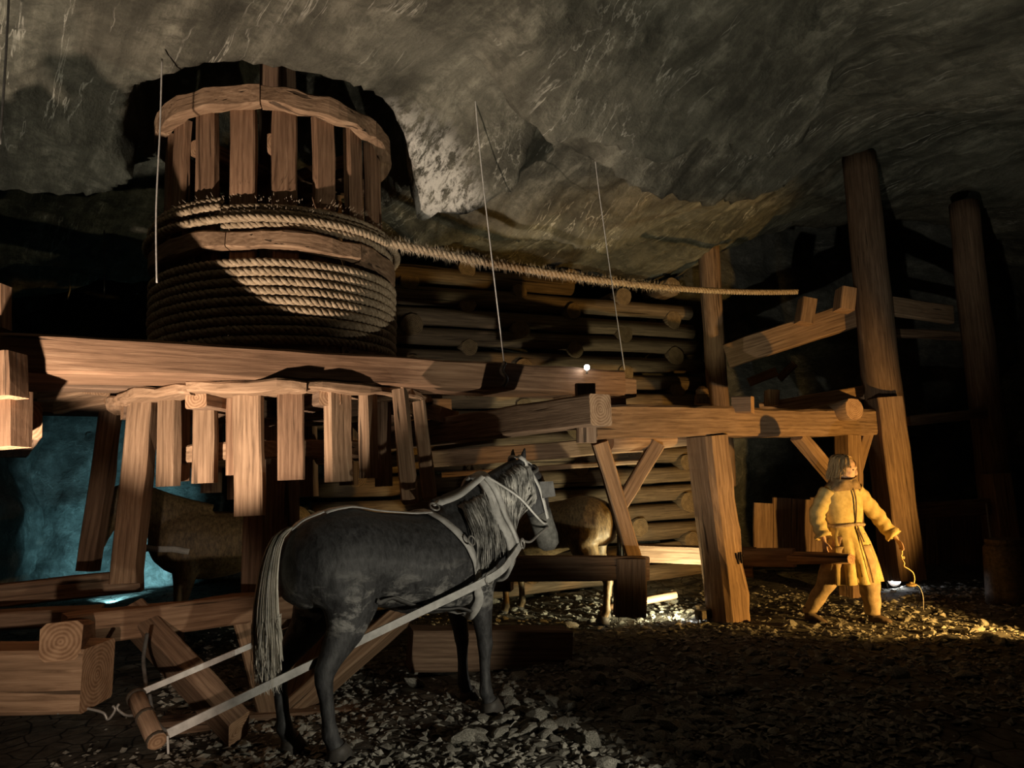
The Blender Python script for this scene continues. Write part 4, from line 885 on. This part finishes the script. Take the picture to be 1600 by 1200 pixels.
# ------------------------------------------------------------------ rubble
rs = random.Random(21)
def stone_mesh(sd, flat):
    bm = bmesh.new(); bmesh.ops.create_icosphere(bm, subdivisions=2, radius=1)
    cuts = [(Vector((rs.uniform(-1, 1), rs.uniform(-1, 1), rs.uniform(-1, 1))).normalized(), rs.uniform(.45, .85)) for _ in range(7)]
    for v in bm.verts:
        v.co *= 1+.25*noise.noise(v.co*1.2+Vector((sd*3.1, sd, 0)))
        for n, d in cuts:
            k = v.co.dot(n)-d
            if k > 0: v.co -= n*k
        v.co.z *= flat
    e = bpy.data.meshes.new('stone'); bm.to_mesh(e); bm.free(); return e
VAR = {m_: [stone_mesh(i+j*10, rs.uniform(.35, .7)) for i in range(7)] for j, m_ in enumerate(('stone_grey',))}
for m_, l in VAR.items():
    for e in l: e.materials.append(MATS[m_])
def blocked(x, y):
    return any((x-a)**2+(y-b_)**2 < r*r for a, b_, r in ((2.24, 8.28, .3), (3.1, 8.2, .12), (3.66, 7.9, .2), (4.15, 9.6, .25), (-1.28, 4.9, .12), (-.42, 5.45, .12), (-1.7, 5.3, .15)))
ZONES = [  # px0, px1, py0, py1, n, size, material, label
    (700, 1190, 1080, 1195, 120, (.025, .095), 'stone_grey', 'chip of rock salt on the open ground before the black horse', 'rock salt chips on the open ground'),
    (620, 1150, 1010, 1110, 40, (.04, .12), 'stone_grey', 'flat slab of rock lying on the ground beside the black horse', 'flat slabs beside the black horse'),
    (760, 1110, 915, 985, 75, (.03, .09), 'stone_grey', 'rubble stone between the rear sweep and the thick post', 'rubble by the thick post'),
    (1160, 1600, 965, 1060, 65, (.03, .09), 'stone_grey', 'rubble stone lying on the ground near the figure', 'rubble near the figure')]
for (x0, x1, y0, y1, n, sz, m_, lab, grp) in ZONES:
    k = 0
    while k < n:
        p = atz(rs.uniform(x0, x1), rs.uniform(y0, y1), 0)
        if blocked(p.x, p.y): continue
        s = sz[0]+(sz[1]-sz[0])*rs.random()**2.2; o = bpy.data.objects.new('stone', rs.choice(VAR[m_])); COL.objects.link(o)
        o.location = (p.x, p.y, floor_z(p.x, p.y)+s*.22); o.scale = (s*rs.uniform(.8, 1.5), s*rs.uniform(.7, 1.1), s*rs.uniform(.7, 1.2)); o.rotation_euler = (rs.uniform(-.35, .35), rs.uniform(-.35, .35), rs.uniform(0, 6.28))
        tag(o, lab, 'stone', grp); k += 1
vs = []; fs = []; base = [(1, 0, 0), (-.9, .1, 0), (0, 1, .1), (.1, -1, 0), (.1, 0, .8), (0, 0, -.6)]; bf = [(0, 2, 4), (2, 1, 4), (1, 3, 4), (3, 0, 4), (2, 0, 5), (1, 2, 5), (3, 1, 5), (0, 3, 5)]
for i in range(26000):
    if i < 15000: p = atz(rs.uniform(250, 1650), 880+330*rs.random(), 0)
    else: p = Vector((rs.uniform(-3, 6), rs.uniform(3.5, 10), 0))
    if p.y > 10.5: continue
    dn = noise.noise((p.x*.9, p.y*.9, 7))
    if dn < rs.uniform(-.6, .25): continue
    s = .008+.034*rs.random()**3; z = floor_z(p.x, p.y); R = Matrix.Rotation(rs.uniform(0, 6.28), 3, 'Z') @ Matrix.Rotation(rs.uniform(-.6, .6), 3, 'X'); b0 = len(vs)
    S = Vector((s*rs.uniform(.8, 1.7), s*rs.uniform(.6, 1.2), s*rs.uniform(.4, .9)))
    for q in base: vs.append(R @ Vector((q[0]*S.x*rs.uniform(.8, 1.2), q[1]*S.y*rs.uniform(.8, 1.2), q[2]*S.z))+Vector((p.x, p.y, z+s*.2)))
    fs += [tuple(b0+j for j in f) for f in bf]
gr = link('rock_chips', mesh(vs, fs), 'stone_grey'); tag(gr, 'countless small rock chips covering the mine floor', 'rubble', None, 'stuff')
